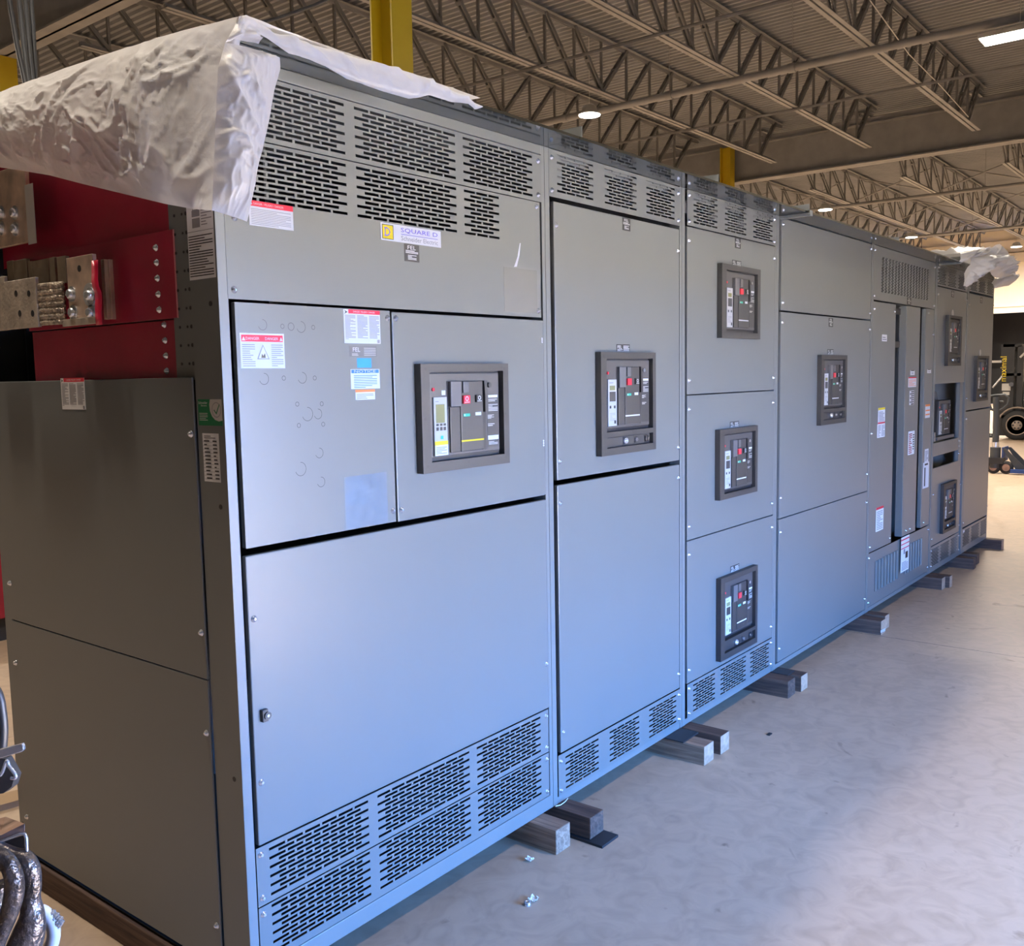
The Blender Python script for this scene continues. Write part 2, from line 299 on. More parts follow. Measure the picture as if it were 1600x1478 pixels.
# ------------------------------------------------------------------ lamps
def lamp(X, Y, z, label, power, r=.2, rect=None, color=(1, .88, .73)):
    t = thing('high_bay_light', label, 'ceiling light', (X, Y, z), 'high bay lamps'); b = MB()
    if rect:
        w, l = rect; b.box(X-w/2, X+w/2, Y-l/2, Y+l/2, z+.012, z+.07, lamph); b.box(X-w/4, X+w/4, Y-l/5, Y+l/5, z+.07, z+.13, lamph)
    else: b.lathe([(r, .012), (r*1.04, .03), (r*.75, .07), (r*.6, .16), (r*.25, .19)], (X, Y, z), (0, 0, 1), lamph)
    b.build('housing', t); b = MB()
    if rect: b.box(X-w/2+.02, X+w/2-.02, Y-l/2+.02, Y+l/2-.02, z, z+.011, lampe)
    else: b.lathe([(r*.6, -.01), (r*.94, 0), (r*.97, .011)], (X, Y, z), (0, 0, 1), lampe)
    b.build('lens', t); b = MB(); b.cyl((X, Y, z+.12), (X, Y, DECK-.03), .005, lamph, 6); b.build('hanging_wire', t)
    ld = bpy.data.lights.new('lamp_glow', 'AREA'); ld.shape = 'DISK'; ld.size = 2*r*.9; ld.energy = power; ld.color = color; lo = bpy.data.objects.new('lamp_glow', ld); COL.objects.link(lo); lo.parent = t; lo.location = (0, 0, -.02)
    if rect: ld.shape = 'RECTANGLE'; ld.size, ld.size_y = rect
P = 1500*LAMPK
lamp(14.05, 1.02, 6.28, 'large bright rectangular lamp at the top right', P*.78, rect=(.42, 1.0)); lamp(13.45, 7.85, 6.28, 'round lamp hanging above the second and third cabinets', P)
lamp(26.6, 8.4, 6.28, 'small round lamp above the fourth cabinet', P); lamp(34.6, 8.25, 6.28, 'smallest round lamp, far above the louvred cabinet', P*1.2)
HL = 'unseen high bay lamp added for light, outside the picture'
for X, Y, k in ((-.6, 1.0, .26), (2.6, -3.4, .17), (3.5, 8.2, .35), (27, 1.2, .4), (40.5, 1.5, .9), (40.5, 6, 1.6), (40, 12, 1.4), (26.6, 15.5, 1), (13.4, 15.5, .8), (.3, 15.5, .8)):  # unseen lamps, added to brighten the hall, draped sheet and cabinet fronts
    lamp(X, Y, 6.28, HL, P*k)
# ------------------------------------------------------------------ daylight
w = bpy.data.worlds.new('sky'); SC.world = w; w.use_nodes = True; N = w.node_tree.nodes; L = w.node_tree.links; bg = N['Background']
tc = N.new('ShaderNodeTexCoord'); sp = N.new('ShaderNodeSeparateXYZ'); L.new(tc.outputs['Generated'], sp.inputs[0]); rp = N.new('ShaderNodeValToRGB'); L.new(sp.outputs['Z'], rp.inputs['Fac'])
e = rp.color_ramp.elements; e[0].position = 0; e[0].color = (.15, .39, 1, 1); e[1].position = .6; e[1].color = (.012, .04, .14, 1); q = e.new(.25); q.color = (.10, .34, 1, 1)
L.new(rp.outputs[0], bg.inputs['Color']); bg.inputs['Strength'].default_value = SKY
sd = bpy.data.lights.new('sun', 'SUN'); sd.energy = SUN; sd.angle = .01; sd.color = (1, .92, .80); so = bpy.data.objects.new('sun', sd); COL.objects.link(so); so.rotation_euler = Vector((-.12, -.46, .80)).to_track_quat('Z', 'Y').to_euler(); so.location = (20, -10, 20)
pd = bpy.data.lights.new('door_daylight', 'AREA'); pd.shape = 'RECTANGLE'; pd.size, pd.size_y = DX1-DX0, DZ-FZ; pd.cycles.is_portal = True; po = bpy.data.objects.new('door_daylight', pd); COL.objects.link(po)
po.location = ((DX0+DX1)/2, YF-.1, (DZ+FZ)/2); po.rotation_euler = Vector((0, -1, 0)).to_track_quat('Z', 'Y').to_euler()
vs_ = SC.view_settings; vs_.view_transform = 'Standard'; vs_.look = 'None'; vs_.exposure = EXPO; vs_.gamma = 1; vs_.use_curve_mapping = False
SC.cycles.use_denoising = True; SC.cycles.max_bounces = 8; SC.cycles.diffuse_bounces = 5; SC.cycles.glossy_bounces = 4; SC.cycles.sample_clamp_indirect = 8; SC.cycles.caustics_reflective = False; SC.cycles.caustics_refractive = False
# ------------------------------------------------------------------ switchgear helpers
XS = [0, 1.312, 2.281, 3.268, 4.745, 6.194, 7.149, 8.07]; ZB, ZT, DEP = .10, 2.424, 1.256
def slotted(b, x0, x1, z0, z1, y0, y1, holes, m):       # sheet with rectangular cut-outs
    zs = sorted({z0, z1, *[h[2] for h in holes], *[h[3] for h in holes]}); zs = [z for z in zs if z0 <= z <= z1]
    for a, c in zip(zs, zs[1:]):
        if c-a < 1e-5: continue
        mid = (a+c)/2; x = x0
        for h in sorted([h for h in holes if h[2] < mid < h[3]]):
            if h[0] > x+1e-5: b.box(x, h[0], y0, y1, a, c, m)
            x = max(x, h[1])
        if x1 > x+1e-5: b.box(x, x1, y0, y1, a, c, m)
def ventholes(gx0, gx1, gz0, gz1, n, rows=11):
    p = (gx1-gx0)/n; ln = p*.875; ph = (gz1-gz0)/(rows-.45); out = []
    for r in range(rows):
        z1 = gz1-r*ph; z0 = z1-ph*.60
        for k in range(n if r % 2 == 0 else n-1):
            a = gx0+(k+(.5 if r % 2 else 0))*p; out.append((a, a+ln, round(z0, 5), round(z1, 5)))
    return out
b = MB(); b.lathe([(.0088, 0), (.0088, .0016), (.0062, .0018), (.0056, .0062), (.003, .0078)], (0, 0, 0), (0, -1, 0), zinc, 12); SCREW = mesh_of(b, 'screw')
b = MB(); b.lathe([(.0088, 0), (.0088, .0016), (.0062, .0018), (.0056, .0062), (.003, .0078)], (0, 0, 0), (-1, 0, 0), zinc, 12); SCREWL = mesh_of(b, 'screw')
b = MB(); b.lathe([(.021, 0), (.021, .003)], (0, 0, 0), (-1, 0, 0), zinc, 20); b.lathe([(.0135, .003), (.0135, .012), (.010, .014)], (0, 0, 0), (-1, 0, 0), zinc, 6); BOLT = mesh_of(b, 'hex_bolt')
def screws(parent, pts, y=0.0):
    for x, z in pts: put(SCREW, 'screw', parent, (x, y, z))
def edges(x0, x1, zs, dx=.018): return [(x, z) for z in zs for x in (x0+dx, x1-dx)]
def panel(root, name, x0, x1, z0, z1, holes=(), y=0.0, t=.016, m=None, bevel=.003):
    b = MB()
    if holes: slotted(b, x0, x1, z0, z1, y, y+.0016, holes, m or paint)
    else: b.box(x0, x1, y, y+t, z0, z1, m or paint)
    return b.build(name, root, bevel=0 if holes else bevel)
class Tag:                                               # a printed sticker: a thin sheet with ink laid on it
    def __init__(s, o, r, n, w, h, base=white, th=.0008, rot=0):
        s.o, s.r, s.n, s.u = Vector(o), Vector(r), Vector(n), Vector((0, 0, 1)); s.w, s.h = w, h; s.b = MB(); s.k = th
        if rot: q = Matrix.Rotation(rot, 3, s.n); s.r = q @ s.r; s.u = q @ s.u
        s.b.prism([s.P(0, 0, 0), s.P(1, 0, 0), s.P(1, 1, 0), s.P(0, 1, 0)], s.n*th, base)
    def P(s, u, v, k): return s.o + s.r*(u*s.w) + s.u*(v*s.h) + s.n*k
    def rect(s, u0, v0, u1, v1, m):
        s.k += .00012; s.b.add([s.P(u0, v0, s.k), s.P(u1, v0, s.k), s.P(u1, v1, s.k), s.P(u0, v1, s.k)], [(0, 1, 2, 3)], m); return s
    def poly(s, pts, m): s.k += .00012; s.b.add([s.P(u, v, s.k) for u, v in pts], [tuple(range(len(pts)))], m); return s
    def text(s, t, u, v, h, m, w=None): s.k += .00012; s.b.text(t, s.P(u, v, s.k), s.r, s.u, h*s.h, m, w*s.w if w else None); return s
    def lines(s, u0, v0, u1, v1, n, m=ink, fill=.5):
        rnd = random.Random(int(u0*100+v0*1000+n)); s.k += .00012; dv = (v1-v0)/n
        for i in range(n):
            e = u1 if rnd.random() < .65 else u0+(u1-u0)*rnd.uniform(.45, .9); v = v0+i*dv
            s.b.add([s.P(u0, v, s.k), s.P(e, v, s.k), s.P(e, v+dv*fill, s.k), s.P(u0, v+dv*fill, s.k)], [(0, 1, 2, 3)], m)
        return s
    def ring(s, u, v, r0, r1, m, a0=0, a1=360, n=28):     # radii in metres
        s.k += .00012; c = s.P(u, v, s.k); vs = []
        for i in range(n+1):
            t = math.radians(a0+(a1-a0)*i/n); d = s.r*math.cos(t)+s.u*math.sin(t); vs += [c+d*r0, c+d*r1]
        s.b.add(vs, [(2*i, 2*i+1, 2*i+3, 2*i+2) for i in range(n)], m); return s
    def build(s, name, parent, text=None):
        o = s.b.build(name, parent)
        if text: o['label'] = text
        return o
def ft(x0, x1, z0, z1, base=white, y=0.0, rot=0): return Tag((x0, y, z0), (1, 0, 0), (0, -1, 0), x1-x0, z1-z0, base, rot=rot)
def st(y0, y1, z0, z1, base=white, x=0.0, rot=0): return Tag((x, y1, z0), (0, -1, 0), (-1, 0, 0), y1-y0, z1-z0, base, rot=rot)
def feltag(root, x0, x1, z0, z1, wide):
    t = ft(x0, x1, z0, z1, dark)
    if wide: t.rect(.02, .02, .98, .06, white).text('FEL', .07, .42, .42, white, .32).lines(.05, .12, .45, .36, 3, white).lines(.5, .14, .95, .9, 5, white, .42)
    else: t.text('FEL', .22, .70, .22, white, .56).lines(.08, .48, .92, .68, 3, white).lines(.22, .12, .8, .42, 4, white, .45)
    t.build('nameplate_sticker', root, 'black nameplate sticker with white print')
def danger3(t):                                           # three-column danger sheet
    t.rect(.13, .88, 1, 1, red).text('DANGER / PELIGRO / DANGER', .26, .915, .05, white, .6).poly([(.02, .86), (.11, .92), (.02, .98), (.05, .92)], dark)
    for a in (.03, .36, .69): t.lines(a, .16, a+.28, .85, 19, ink, .55)
    return t.rect(.9, .02, .97, .12, ink).lines(.03, .12, .15, .15, 1)
def cabinet(i, label):
    x0, x1 = XS[i]+.001, XS[i+1]-.001; t = thing('switchgear_cabinet', label, 'electrical cabinet', (x0, 0, ZB), 'line of grey switchgear cabinets'); b = MB()
    b.box(x0, x0+.026, .001, .05, ZB, ZT, frame_m); b.box(x1-.018, x1, .001, .05, ZB, ZT, frame_m)                       # corner posts
    b.box(x0, x1, .003, .05, ZB, ZB+.024, frame_m); b.box(x0+.026, x1-.018, .02, .05, ZT-.03, ZT, frame_m)               # rails
    b.box(x0, x1, DEP-.003, DEP, ZB, ZT, inside); b.box(x0, x1, .05, DEP-.003, ZB, ZB+.004, inside); b.box(x0, x1, .0, DEP, ZT, ZT+.01, frame_m)
    b.box(x1-.004, x1, .05, DEP-.003, ZB+.004, ZT, frame_m)
    if i: b.box(x0, x0+.004, .05, DEP-.003, ZB+.004, ZT, inside)
    if i in (1, 2):
        for k in range(3): b.box(x0+.075+.3*k, x0+.2+.3*k, .07, .073, 2.345, 2.41, midgrey)
    b.build('frame', t)
    b = MB(); b.box(x0, x1, -.142, -.0005, ZT, ZT+.006, hoodm); b.box(x0, x1, -.146, -.142, ZT, ZT+.008, hoodm); b.build('drip_hood', t); return t
def breaker(root, o, inn, acc=None, wide=False, y=0.0, bezel=True, simple=False, pale_flaps=True):
    """draw-out circuit breaker: o / inn / acc = outer bezel, opening and accessory strip as (x0, x1, z0, z1)"""
    b = MB()
    if bezel:
        slotted(b, *o, y-.026, y-.001, [inn]+([acc] if acc else []), dkgrey)
        b.box(inn[0], inn[1], y-.004, y-.001, inn[2], inn[3], black)
        for x in (o[0]+.02, (o[0]+o[1])/2, o[1]-.02):
            for z in (o[2]+.02, o[3]-.016): b.cyl((x, y-.0262, z), (x, y-.0255, z), .005, black, 8)
        for x in (o[0]+.016, o[1]-.016): b.cyl((x, y-.0262, (o[2]+o[3])/2), (x, y-.0255, (o[2]+o[3])/2), .005, black, 8)
    else: b.box(inn[0], inn[1], y, y+.34, inn[2], inn[3], black)
    br = b.build('circuit_breaker', root); W, H = inn[1]-inn[0], inn[3]-inn[2]; mg = .035 if bezel else 0
    fx0, fx1, fz0, fz1 = inn[0]+W*mg, inn[1]-W*mg*.8, inn[2]+H*(.05 if bezel else 0), inn[3]-H*(.02 if bezel else 0); W, H = fx1-fx0, fz1-fz0
    X = lambda u: fx0+u*W
    Z = lambda v: fz1-v*H
    yf = y-.014
    def bx(name, u0, u1, v0, v1, d, m, bev=.0015, base=None):
        q = MB(); q.box(X(u0), X(u1), yf-d, base if base is not None else yf, Z(v1), Z(v0), m); return q.build(name, br, bevel=bev)
    bx('face_plate', 0, 1, 0, 1, 0, face_m, .002, y-.002 if bezel else y)
    u0, u1, v0, v1 = (.025, .205, .285, .985) if wide else (.02, .205, .285, .97)
    t = Tag((X(u0), yf, Z(v1)), (1, 0, 0), (0, -1, 0), (u1-u0)*W, (v1-v0)*H, ltgrey, .006)
    if wide:
        t.rect(.14, .56, .82, .88, lcd)
        for a in (.14, .42, .68): t.rect(a, .43, a+.2, .49, dark).rect(a, .51, a+.2, .55, dark)
        t.rect(0, .18, 1, .25, yellow).rect(0, 0, 1, .18, white).lines(.08, .03, .9, .16, 5).rect(.45, .28, .65, .34, teal).lines(.1, .92, .5, .95, 1)
    else:
        t.rect(.18, .77, .82, .87, lcd).rect(.16, .53, .88, .74, dkgrey).rect(.15, .38, .35, .44, dark).rect(.65, .38, .85, .44, dark).lines(.15, .12, .8, .3, 6, ink, .3).rect(.68, .05, .9, .12, dark).lines(.12, .92, .6, .96, 1)
    t.build('trip_unit', br, 'light grey trip unit with small screen')
    if not simple: q = MB(); q.cyl((X(.035), yf, Z(.19)), (X(.035), yf-.004, Z(.19)), W*.017, redbtn, 12); q.build('reset_button', br)['label'] = 'small red reset button'
    if wide: ft(X(.155), X(.205), Z(.262), Z(.205), white, yf).build('paper_tag', br)
    bx('slot', .225, .245, .10, .965, .0012, black, 0); bx('upper_flap', .242, .385, .10, .405, .014, midgrey if pale_flaps else dkgrey); bx('lower_flap', .25, .39, .41, .965, .006, dkgrey)  # upper and spring flaps a step paler than the lower flap
    q = MB(); slotted(q, X(.395), X(.725), Z(.965), Z(.10), yf-.008, yf, [], dkgrey); q.build('front_cover', br, bevel=.002)
    bx('spring_flap', .42, .5, .105, .245, .014, midgrey if pale_flaps else dkgrey)
    yb = yf-.008
    def btn(name, a, c, v, w, m, text, mk=None):
        t = Tag((X(a), yb, Z(w)), (1, 0, 0), (0, -1, 0), (c-a)*W, (w-v)*H, m, .007)
        if mk: t.ring(.5, .6, (c-a)*W*.16, (c-a)*W*.24, mk).lines(.12, .12, .88, .28, 1, mk)
        t.build(name, br, text)
    btn('push_off_button', .415, .51, .275, .375, redbtn, 'red push button', white if wide else None); btn('push_on_button', .605, .69, .275, .365, dark, 'black push button', white)
    t = Tag((X(.425), yb, Z(.535)), (1, 0, 0), (0, -1, 0), .095*W, .036*H, teal, .002); t.rect(.08, .15, .25, .85, white).build('status_window', br, 'green indicator window')
    ft(X(.605), X(.69), Z(.53), Z(.49), white, yb).build('status_window', br, 'white indicator window')
    bx('handle_slot', .727, .79, .10, .97, .0012, black, 0); q = MB(); q.prism([(X(.735), yf-.012, Z(.1)), (X(.775), yf-.012, Z(.1)), (X(.79), yf-.012, Z(.3)), (X(.79), yf-.012, Z(.49)), (X(.745), yf-.012, Z(.49)), (X(.745), yf-.012, Z(.3))], (0, .012, 0), dkgrey if wide else black); q.build('charging_handle', br)
    q = MB(); q.cyl((X(.815), yf, Z(.155)), (X(.815), yf-.014, Z(.155)), W*.026, dkgrey if wide else zinc, 10); q.build('lock_knob', br)
    t = ft(X(.81), X(.985), Z(.95), Z(.27), dkgrey, yf)
    t.rect(.02, .93, .95, .98, white).lines(.05, .86, .9, .92, 2, ltgrey).lines(.05, .68, .95, .82, 5, ltgrey).lines(.05, .54, .6, .62, 4, ltgrey).lines(.05, .4, .9, .46, 2, ltgrey)
    if wide: t.rect(.03, .14, .97, .22, white).lines(.08, .05, .9, .12, 3, ltgrey)
    t.build('rating_plate', br, 'dark rating plate with white print')
    ft(X(.395), X(.725), Z(.845), Z(.825), yellow if wide else white, yb).build('mark_strip', br, 'yellow strip' if wide else 'white strip')
    if acc and bezel:
        q = MB(); q.box(acc[0], acc[1], y-.008, y-.001, acc[2], acc[3], black); q.box(acc[0]+.004, acc[1]-.004, y-.012, y-.008, acc[2]+.004, acc[3]-.004, dkgrey); q.build('accessory_strip', br)
        w = acc[1]-acc[0]; zc = (acc[2]+acc[3])/2; h = acc[3]-acc[2]
        for u, r, m, nm in ((.43, .32, zinc, 'key_lock'), (.66, .2, midgrey, 'racking_port'), (.9, .32, black, 'racking_socket')):
            q = MB(); x = acc[0]+u*w; q.box(x-r*h*1.1, x+r*h*1.1, y-.0135, y-.012, acc[2]+.006, acc[3]-.006, black); q.lathe([(r*h, 0), (r*h*.9, .008), (r*h*.5, .008), (r*h*.45, .004)], (x, y-.0135, zc), (0, -1, 0), m, 14); q.build(nm, br)
    return br
# ------------------------------------------------------------------ cabinet 1 (near left)
c = cabinet(0, 'big grey cabinet at the near end with draped plastic and an open red side bay'); X0, X1 = .03, 1.293
b = MB(); b.box(.026, X1, 0, .016, 2.394, ZT, paint); b.build('top_rail', c, bevel=.002)
p = panel(c, 'vent_panel', .026, X1, 2.237, 2.391, ventholes(.07, .423, 2.25, 2.381, 6)+ventholes(.452, .865, 2.25, 2.381, 7)+ventholes(.894, 1.25, 2.25, 2.381, 6))
p2 = panel(c, 'upper_panel', .026, X1-.012, 1.851, 2.234, ventholes(.07, .423, 2.092, 2.225, 6)+ventholes(.452, .865, 2.092, 2.225, 7)+ventholes(.894, 1.07, 2.092, 2.225, 3))
screws(p, [(1.276, 2.37), (1.274, 2.259)]); screws(p2, [(.044, 1.873), (.054, 2.044), (1.264, 2.219), (1.264, 1.873)])
d1 = MB(); d1.box(.043, .561, 0, .016, 1.243, 1.844, paint)
d1 = d1.build('relay_door', c, bevel=.003); t = Tag((.043, 0, 1.243), (1, 0, 0), (0, -1, 0), .518, .601, paint, .0003)
for x, z, r in ((.122, 1.792, .0135), (.183, 1.79, .006), (.21, 1.79, .010), (.242, 1.79, .0145), (.282, 1.79, .006), (.119, 1.659, .0145), (.18, 1.66, .006), (.239, 1.66, .0145), (.28, 1.659, .006), (.219, 1.593, .006), (.3, 1.591, .006),
                (.251, 1.566, .018), (.286, 1.565, .0135), (.221, 1.538, .006), (.302, 1.537, .006), (.285, 1.462, .0135), (.221, 1.425, .018), (.287, 1.385, .0135)):
    t.ring((x-.043)/.518, (z-1.243)/.601, r-.0011, r, dark, 200 if r > .01 else 0, 450 if r > .01 else 360)
t.build('knockout_plate', d1); screws(d1, [(.551, 1.824), (.55, 1.276)])
d2 = panel(c, 'breaker_door', .57, X1, 1.24, 1.842); screws(d2, [(.584, 1.824), (.584, 1.274)])
for z in (1.78, 1.775, 1.768, 1.43, 1.422, 1.414): q = MB(); q.cyl((1.283, .0, z), (1.283, -.001, z), .0035, white, 8); q.build('hinge_pin', d2)
breaker(c, (.654, 1.062, 1.373, 1.695), (.692, 1.035, 1.404, 1.672), wide=True)
d3 = panel(c, 'lower_door', .04, X1, .476, 1.224); screws(d3, [(.056, 1.064), (.056, .64), (1.28, .64)])
q = MB(); q.box(.062, .078, -.012, 0, .797, .828, black); q.cyl((.075, -.012, .812), (.075, -.016, .812), .010, dkgrey, 12); q.cyl((.075, -.016, .812), (.075, -.017, .812), .004, zinc, 10); q.build('door_latch', d3)['label'] = 'black quarter-turn latch'
for z0, z1, pz0, pz1 in ((.331, .459, .316, .472), (.175, .306, .153, .312)):
    p = panel(c, 'vent_panel', X0, X1-.006, pz0, pz1, ventholes(.07, .423, z0, z1, 6)+ventholes(.452, .864, z0, z1, 7)+ventholes(.894, 1.247, z0, z1, 6)); screws(p, edges(X0, X1-.006, (pz0+.02, pz1-.02), .014))
b = MB(); b.box(.001, 1.311, 0, .03, ZB, .150, frame_m); b.build('base_channel', c, bevel=.002)
# stickers on the front
t = ft(.536, .783, 2.039, 2.087, white); t.rect(.02, .08, .2, .92, dark).rect(.03, .12, .19, .88, yellow).text('D', .062, .26, .5, purple, .085).rect(.055, .26, .085, .32, purple).rect(.055, .70, .085, .76, purple)
t.text('SQUARE D', .32, .56, .3, purple, .62).rect(.32, .46, .94, .49, purple).text('Schneider Electric', .32, .12, .27, ink, .62); t.build('maker_plate', p2, 'white maker plate with yellow square emblem')
feltag(p2, .627, .688, 1.988, 2.037, False)
t = ft(.097, .231, 2.031, 2.091); t.rect(0, .78, 1, 1, red).poly([(.03, .83), (.08, .83), (.055, .93)], white).text('DANGER / PELIGRO / DANGER', .1, .84, .09, white, .68); t.lines(.04, .06, .94, .72, 10, ink, .35).build('warning_label', p2, 'white label with red danger header')
q = MB(); q.box(1.081, 1.26, -.0006, 0, 1.864, 2.007, midgrey); q.mats[0] = mat('grey_tape', (.13, .132, .125), .5); q.build('tape_patch', p2)['label'] = 'flat grey rectangular patch'
q = MB(); q.prism([(1.135, -.0006, 2.01), (1.15, -.0006, 2.012), (1.165, -.0006, 2.05), (1.173, -.0006, 2.09), (1.168, -.0006, 2.09), (1.155, -.0006, 2.045), (1.14, -.0006, 2.018)], (0, .0004, 0), white); q.build('adhesive_residue', p2)
t = ft(.053, .186, 1.685, 1.771); t.rect(.03, .76, .97, .95, red).text('DANGER', .13, .81, .08, white, .3).text('DANGER', .56, .81, .08, white, .3).poly([(.04, .79), (.12, .79), (.08, .9)], white).poly([(.89, .79), (.96, .79), (.925, .9)], white)
t.lines(.04, .06, .32, .72, 11, ink, .35).lines(.69, .06, .96, .72, 11, ink, .35).poly([(.36, .26), (.64, .26), (.5, .68)], ink).poly([(.385, .28), (.615, .28), (.5, .64)], white).poly([(.45, .3), (.47, .42), (.5, .35), (.54, .44), (.55, .3)], dark)
t.build('danger_sign', d1, 'red and white danger sticker with triangle')
danger3(ft(.388, .522, 1.751, 1.842)).build('warning_label', d1, 'white three-column sheet with red header')
t = ft(.405, .506, 1.715, 1.745, midgrey); t.text('FEL', .12, .45, .38, white, .26).lines(.08, .1, .45, .35, 2, ltgrey).lines(.52, .1, .96, .9, 5, ltgrey, .4).build('nameplate_sticker', d1, 'grey nameplate sticker')
ft(.431, .484, 1.685, 1.711, bluet).build('blue_tag', d1, 'plain blue sticker')
t = ft(.406, .514, 1.627, 1.681); t.rect(.03, .8, .97, .97, blue).text('NOTICE', .12, .82, .13, white, .74).lines(.1, .06, .9, .75, 8, blue, .35).build('notice_label', d1, 'white sticker with blue NOTICE header')
t = ft(.421, .494, 1.597, 1.625); t.rect(0, .75, 1, 1, orange).lines(.06, .1, .92, .66, 4).build('warning_label', d1, 'small white sticker with orange header')
q = MB(); n = 12; vs = []
for j in range(n+1):
    for i in range(n+1):
        u, v = i/n, j/n; k = math.sin(math.pi*u)*math.sin(math.pi*v); vs.append((.369+.160*u, -.001-.009*k*(1+1.3*noise.noise((u*7, v*5, 3))), 1.246+.144*v))
q.add(vs, [(j*(n+1)+i, j*(n+1)+i+1, (j+1)*(n+1)+i+1, (j+1)*(n+1)+i) for j in range(n) for i in range(n)], clearf, True); q.build('document_pouch', d1)['label'] = 'clear plastic document pouch'
# the left flank of cabinet 1
b = MB(); b.box(-.0005, .003, .0, .113, ZB, ZT, paint); b.box(-.0005, .003, 1.205, DEP, ZB, ZT, paint)
for z in (1.84, 1.35, .66, .20): b.cyl((-.0012, .033, z), (.0, .033, z), .0065, black, 12)
b.cyl((-.0012, 1.235, .20), (.0, 1.235, .2), .006, black, 10); b.build('corner_post', c)
b = MB(); b.box(.012, .015, .113, .21, 1.66, ZT, paint)
for k in range(16):
    z = 1.70+k*.0455
    for y, r in ((.185, .004), (.152, .0035), (.135, .005)): b.cyl((.011, y, z), (.012, y, z), r, black, 8)
b.build('perforated_strip', c)
for z0, z1 in ((.902, 1.666), (.118, .899)):
    p = MB(); p.box(-.006, -.0005, .118, 1.203, z0, z1, paint); p = p.build('side_panel', c, bevel=.002)
    for y in (.134, 1.188):
        for z in (z0+.12, z1-.14): put(SCREWL, 'screw', p, (-.006, y, z))
    if z0 > .5: danger3(st(.638, .771, 1.583, 1.672, x=-.006)).build('warning_label', p, 'white sheet sticker with red header on side panel')
t = st(.006, .113, 1.90, 2.085); t.rect(.2, .66, .5, .78, ink).rect(.2, .8, .5, .88, ink).poly([(.33, .99), (.22, .88), (.46, .88)], ink).poly([(.33, .97), (.25, .89), (.42, .89)], white).lines(.55, .68, .95, .97, 8, ink, .35).rect(0, .61, 1, .615, dark).lines(.04, .04, .95, .58, 16, dark, .38).build('instruction_label', c, 'tall white instruction sheet on corner post')
t = st(.008, .106, 1.548, 1.612, green); pts = [(1, .2), (1, 1), (.52, 1), (.48, .8), (.5, .55), (.58, .35), (.7, .22), (.85, .17)]; t.poly(pts[::-1], ltgrey); t.ring(.77, .6, .0165, .0185, ink).poly([(.68, .62), (.76, .5), (.88, .8), (.92, .82), (.77, .42), (.66, .58)][::-1], green)
t.text('Schneider', .03, .82, .1, white, .38).text('Electric', .14, .73, .06, white, .24).lines(.05, .2, .4, .52, 5, white, .3).build('test_sticker', c, 'green sticker with white oval and tick')
t = st(.027, .094, 1.41, 1.529); t.lines(.1, .9, .8, .97, 2, dark, .4)
for k in range(11): t.rect(.04, .05+k*.077, .96, .057+k*.077, ink).lines(.16, .062+k*.077, .5, .1+k*.077, 1, dark, .7).lines(.7, .062+k*.077, .95, .1+k*.077, 1, dark, .7)
t.build('data_label', c, 'narrow white table sticker on corner post')
def board(x, y0, y1, z0, z1, th=.012):
    q = MB(); q.box(x, x+th, y0, y1, z0, z1, redboard); q.box(x, x+th, y0-.0015, y0, z0, z1, rededge); q = q.build('insulating_board', c, bevel=.0008); q['label'] = 'dark red insulating board'; return q
board(.045, .205, 1.19, 2.02, 2.40); bm = board(.008, .19, .972, 1.815, 2.032, .014); bl = board(.020, .197, .978, 1.664, 1.812)
for z in (1.994, 1.957, 1.918, 1.878, 1.839): put(SCREWL, 'bolt', bm, (.008, .266, z))
for z in (1.802, 1.762, 1.723, 1.684): put(SCREWL, 'bolt', bl, (.020, .266, z))
q = MB(); q.box(.3, .31, .2, 1.24, 1.6, 2.42, black); q.box(.1, .3, 1.19, 1.2, 1.6, 2.42, black); q.box(.06, .3, .2, 1.2, 1.63, 1.66, black); q.build('bay_shade_liner', c)  # black sheets in place of the shade deep in the bay
# bus bars standing out of the bay
def plate(name, px0, py0, px1, py1, x, th, m, parent=c, lbl=None, bev=.0012):
    ya, za = S(px0, py0, x); yb, zb = S(px1, py1, x); q = MB(); q.box(x, x+th, yb, ya, zb, za, m); o = q.build(name, parent, bevel=bev)
    if lbl: o['label'] = lbl
    return o
for px0, py0, px1, py1, x in ((10, 409, 22, 441, -.004), (20, 408, 43, 441, -.012), (43, 409, 52, 441, -.012), (51, 408, 77, 442, -.02), (76, 403, 87, 442, -.03), (88, 402, 104, 442, -.036)): plate('bus_bar', px0, py0, px1, py1, x, .012, brass, lbl='plated bus bar laminate')
for px0, px1, x in ((157, 168, -.012), (167, 176, -.002)): plate('bus_bar', px0, 406, px1, 499, x, .012, copper)
tp = plate('terminal_plate', 103, 404, 150, 500, -.05, .012, copper, lbl='copper terminal plate with bolts'); q = MB(); q.cyl((-.0508, *S(124, 420, -.05)), (-.0495, *S(124, 420, -.05)), .009, black, 14); q.build('bolt_hole', tp)
for a in ((113, 460), (116, 489), (144, 489)): put(BOLT, 'hex_bolt', tp, (-.05, *S(*a, -.05)))
q = MB(); q.lathe([(.031, 0), (.031, .003)], (-.05, *S(141, 461, -.05)), (-1, 0, 0), midgrey, 26); q.mats[0] = mat('washer_steel', (.5, .5, .5), .4, .6); q.build('flat_washer', tp); put(BOLT, 'hex_bolt', tp, (-.0535, *S(144, 462, -.05)))
q = MB(); ya, za = S(145, 408, -.052); yb, zb = S(161, 508, -.052); n = 10; vs = []
for k in range(n+1):
    v = k/n; z = za+(zb-za)*v; j = -.004*(v > .4) + .003*math.sin(v*9); vs += [(-.0545-.004*math.exp(-((v-.35)/.1)**2), ya+j, z), (-.0545-.004*math.exp(-((v-.35)/.1)**2), yb+j, z)]
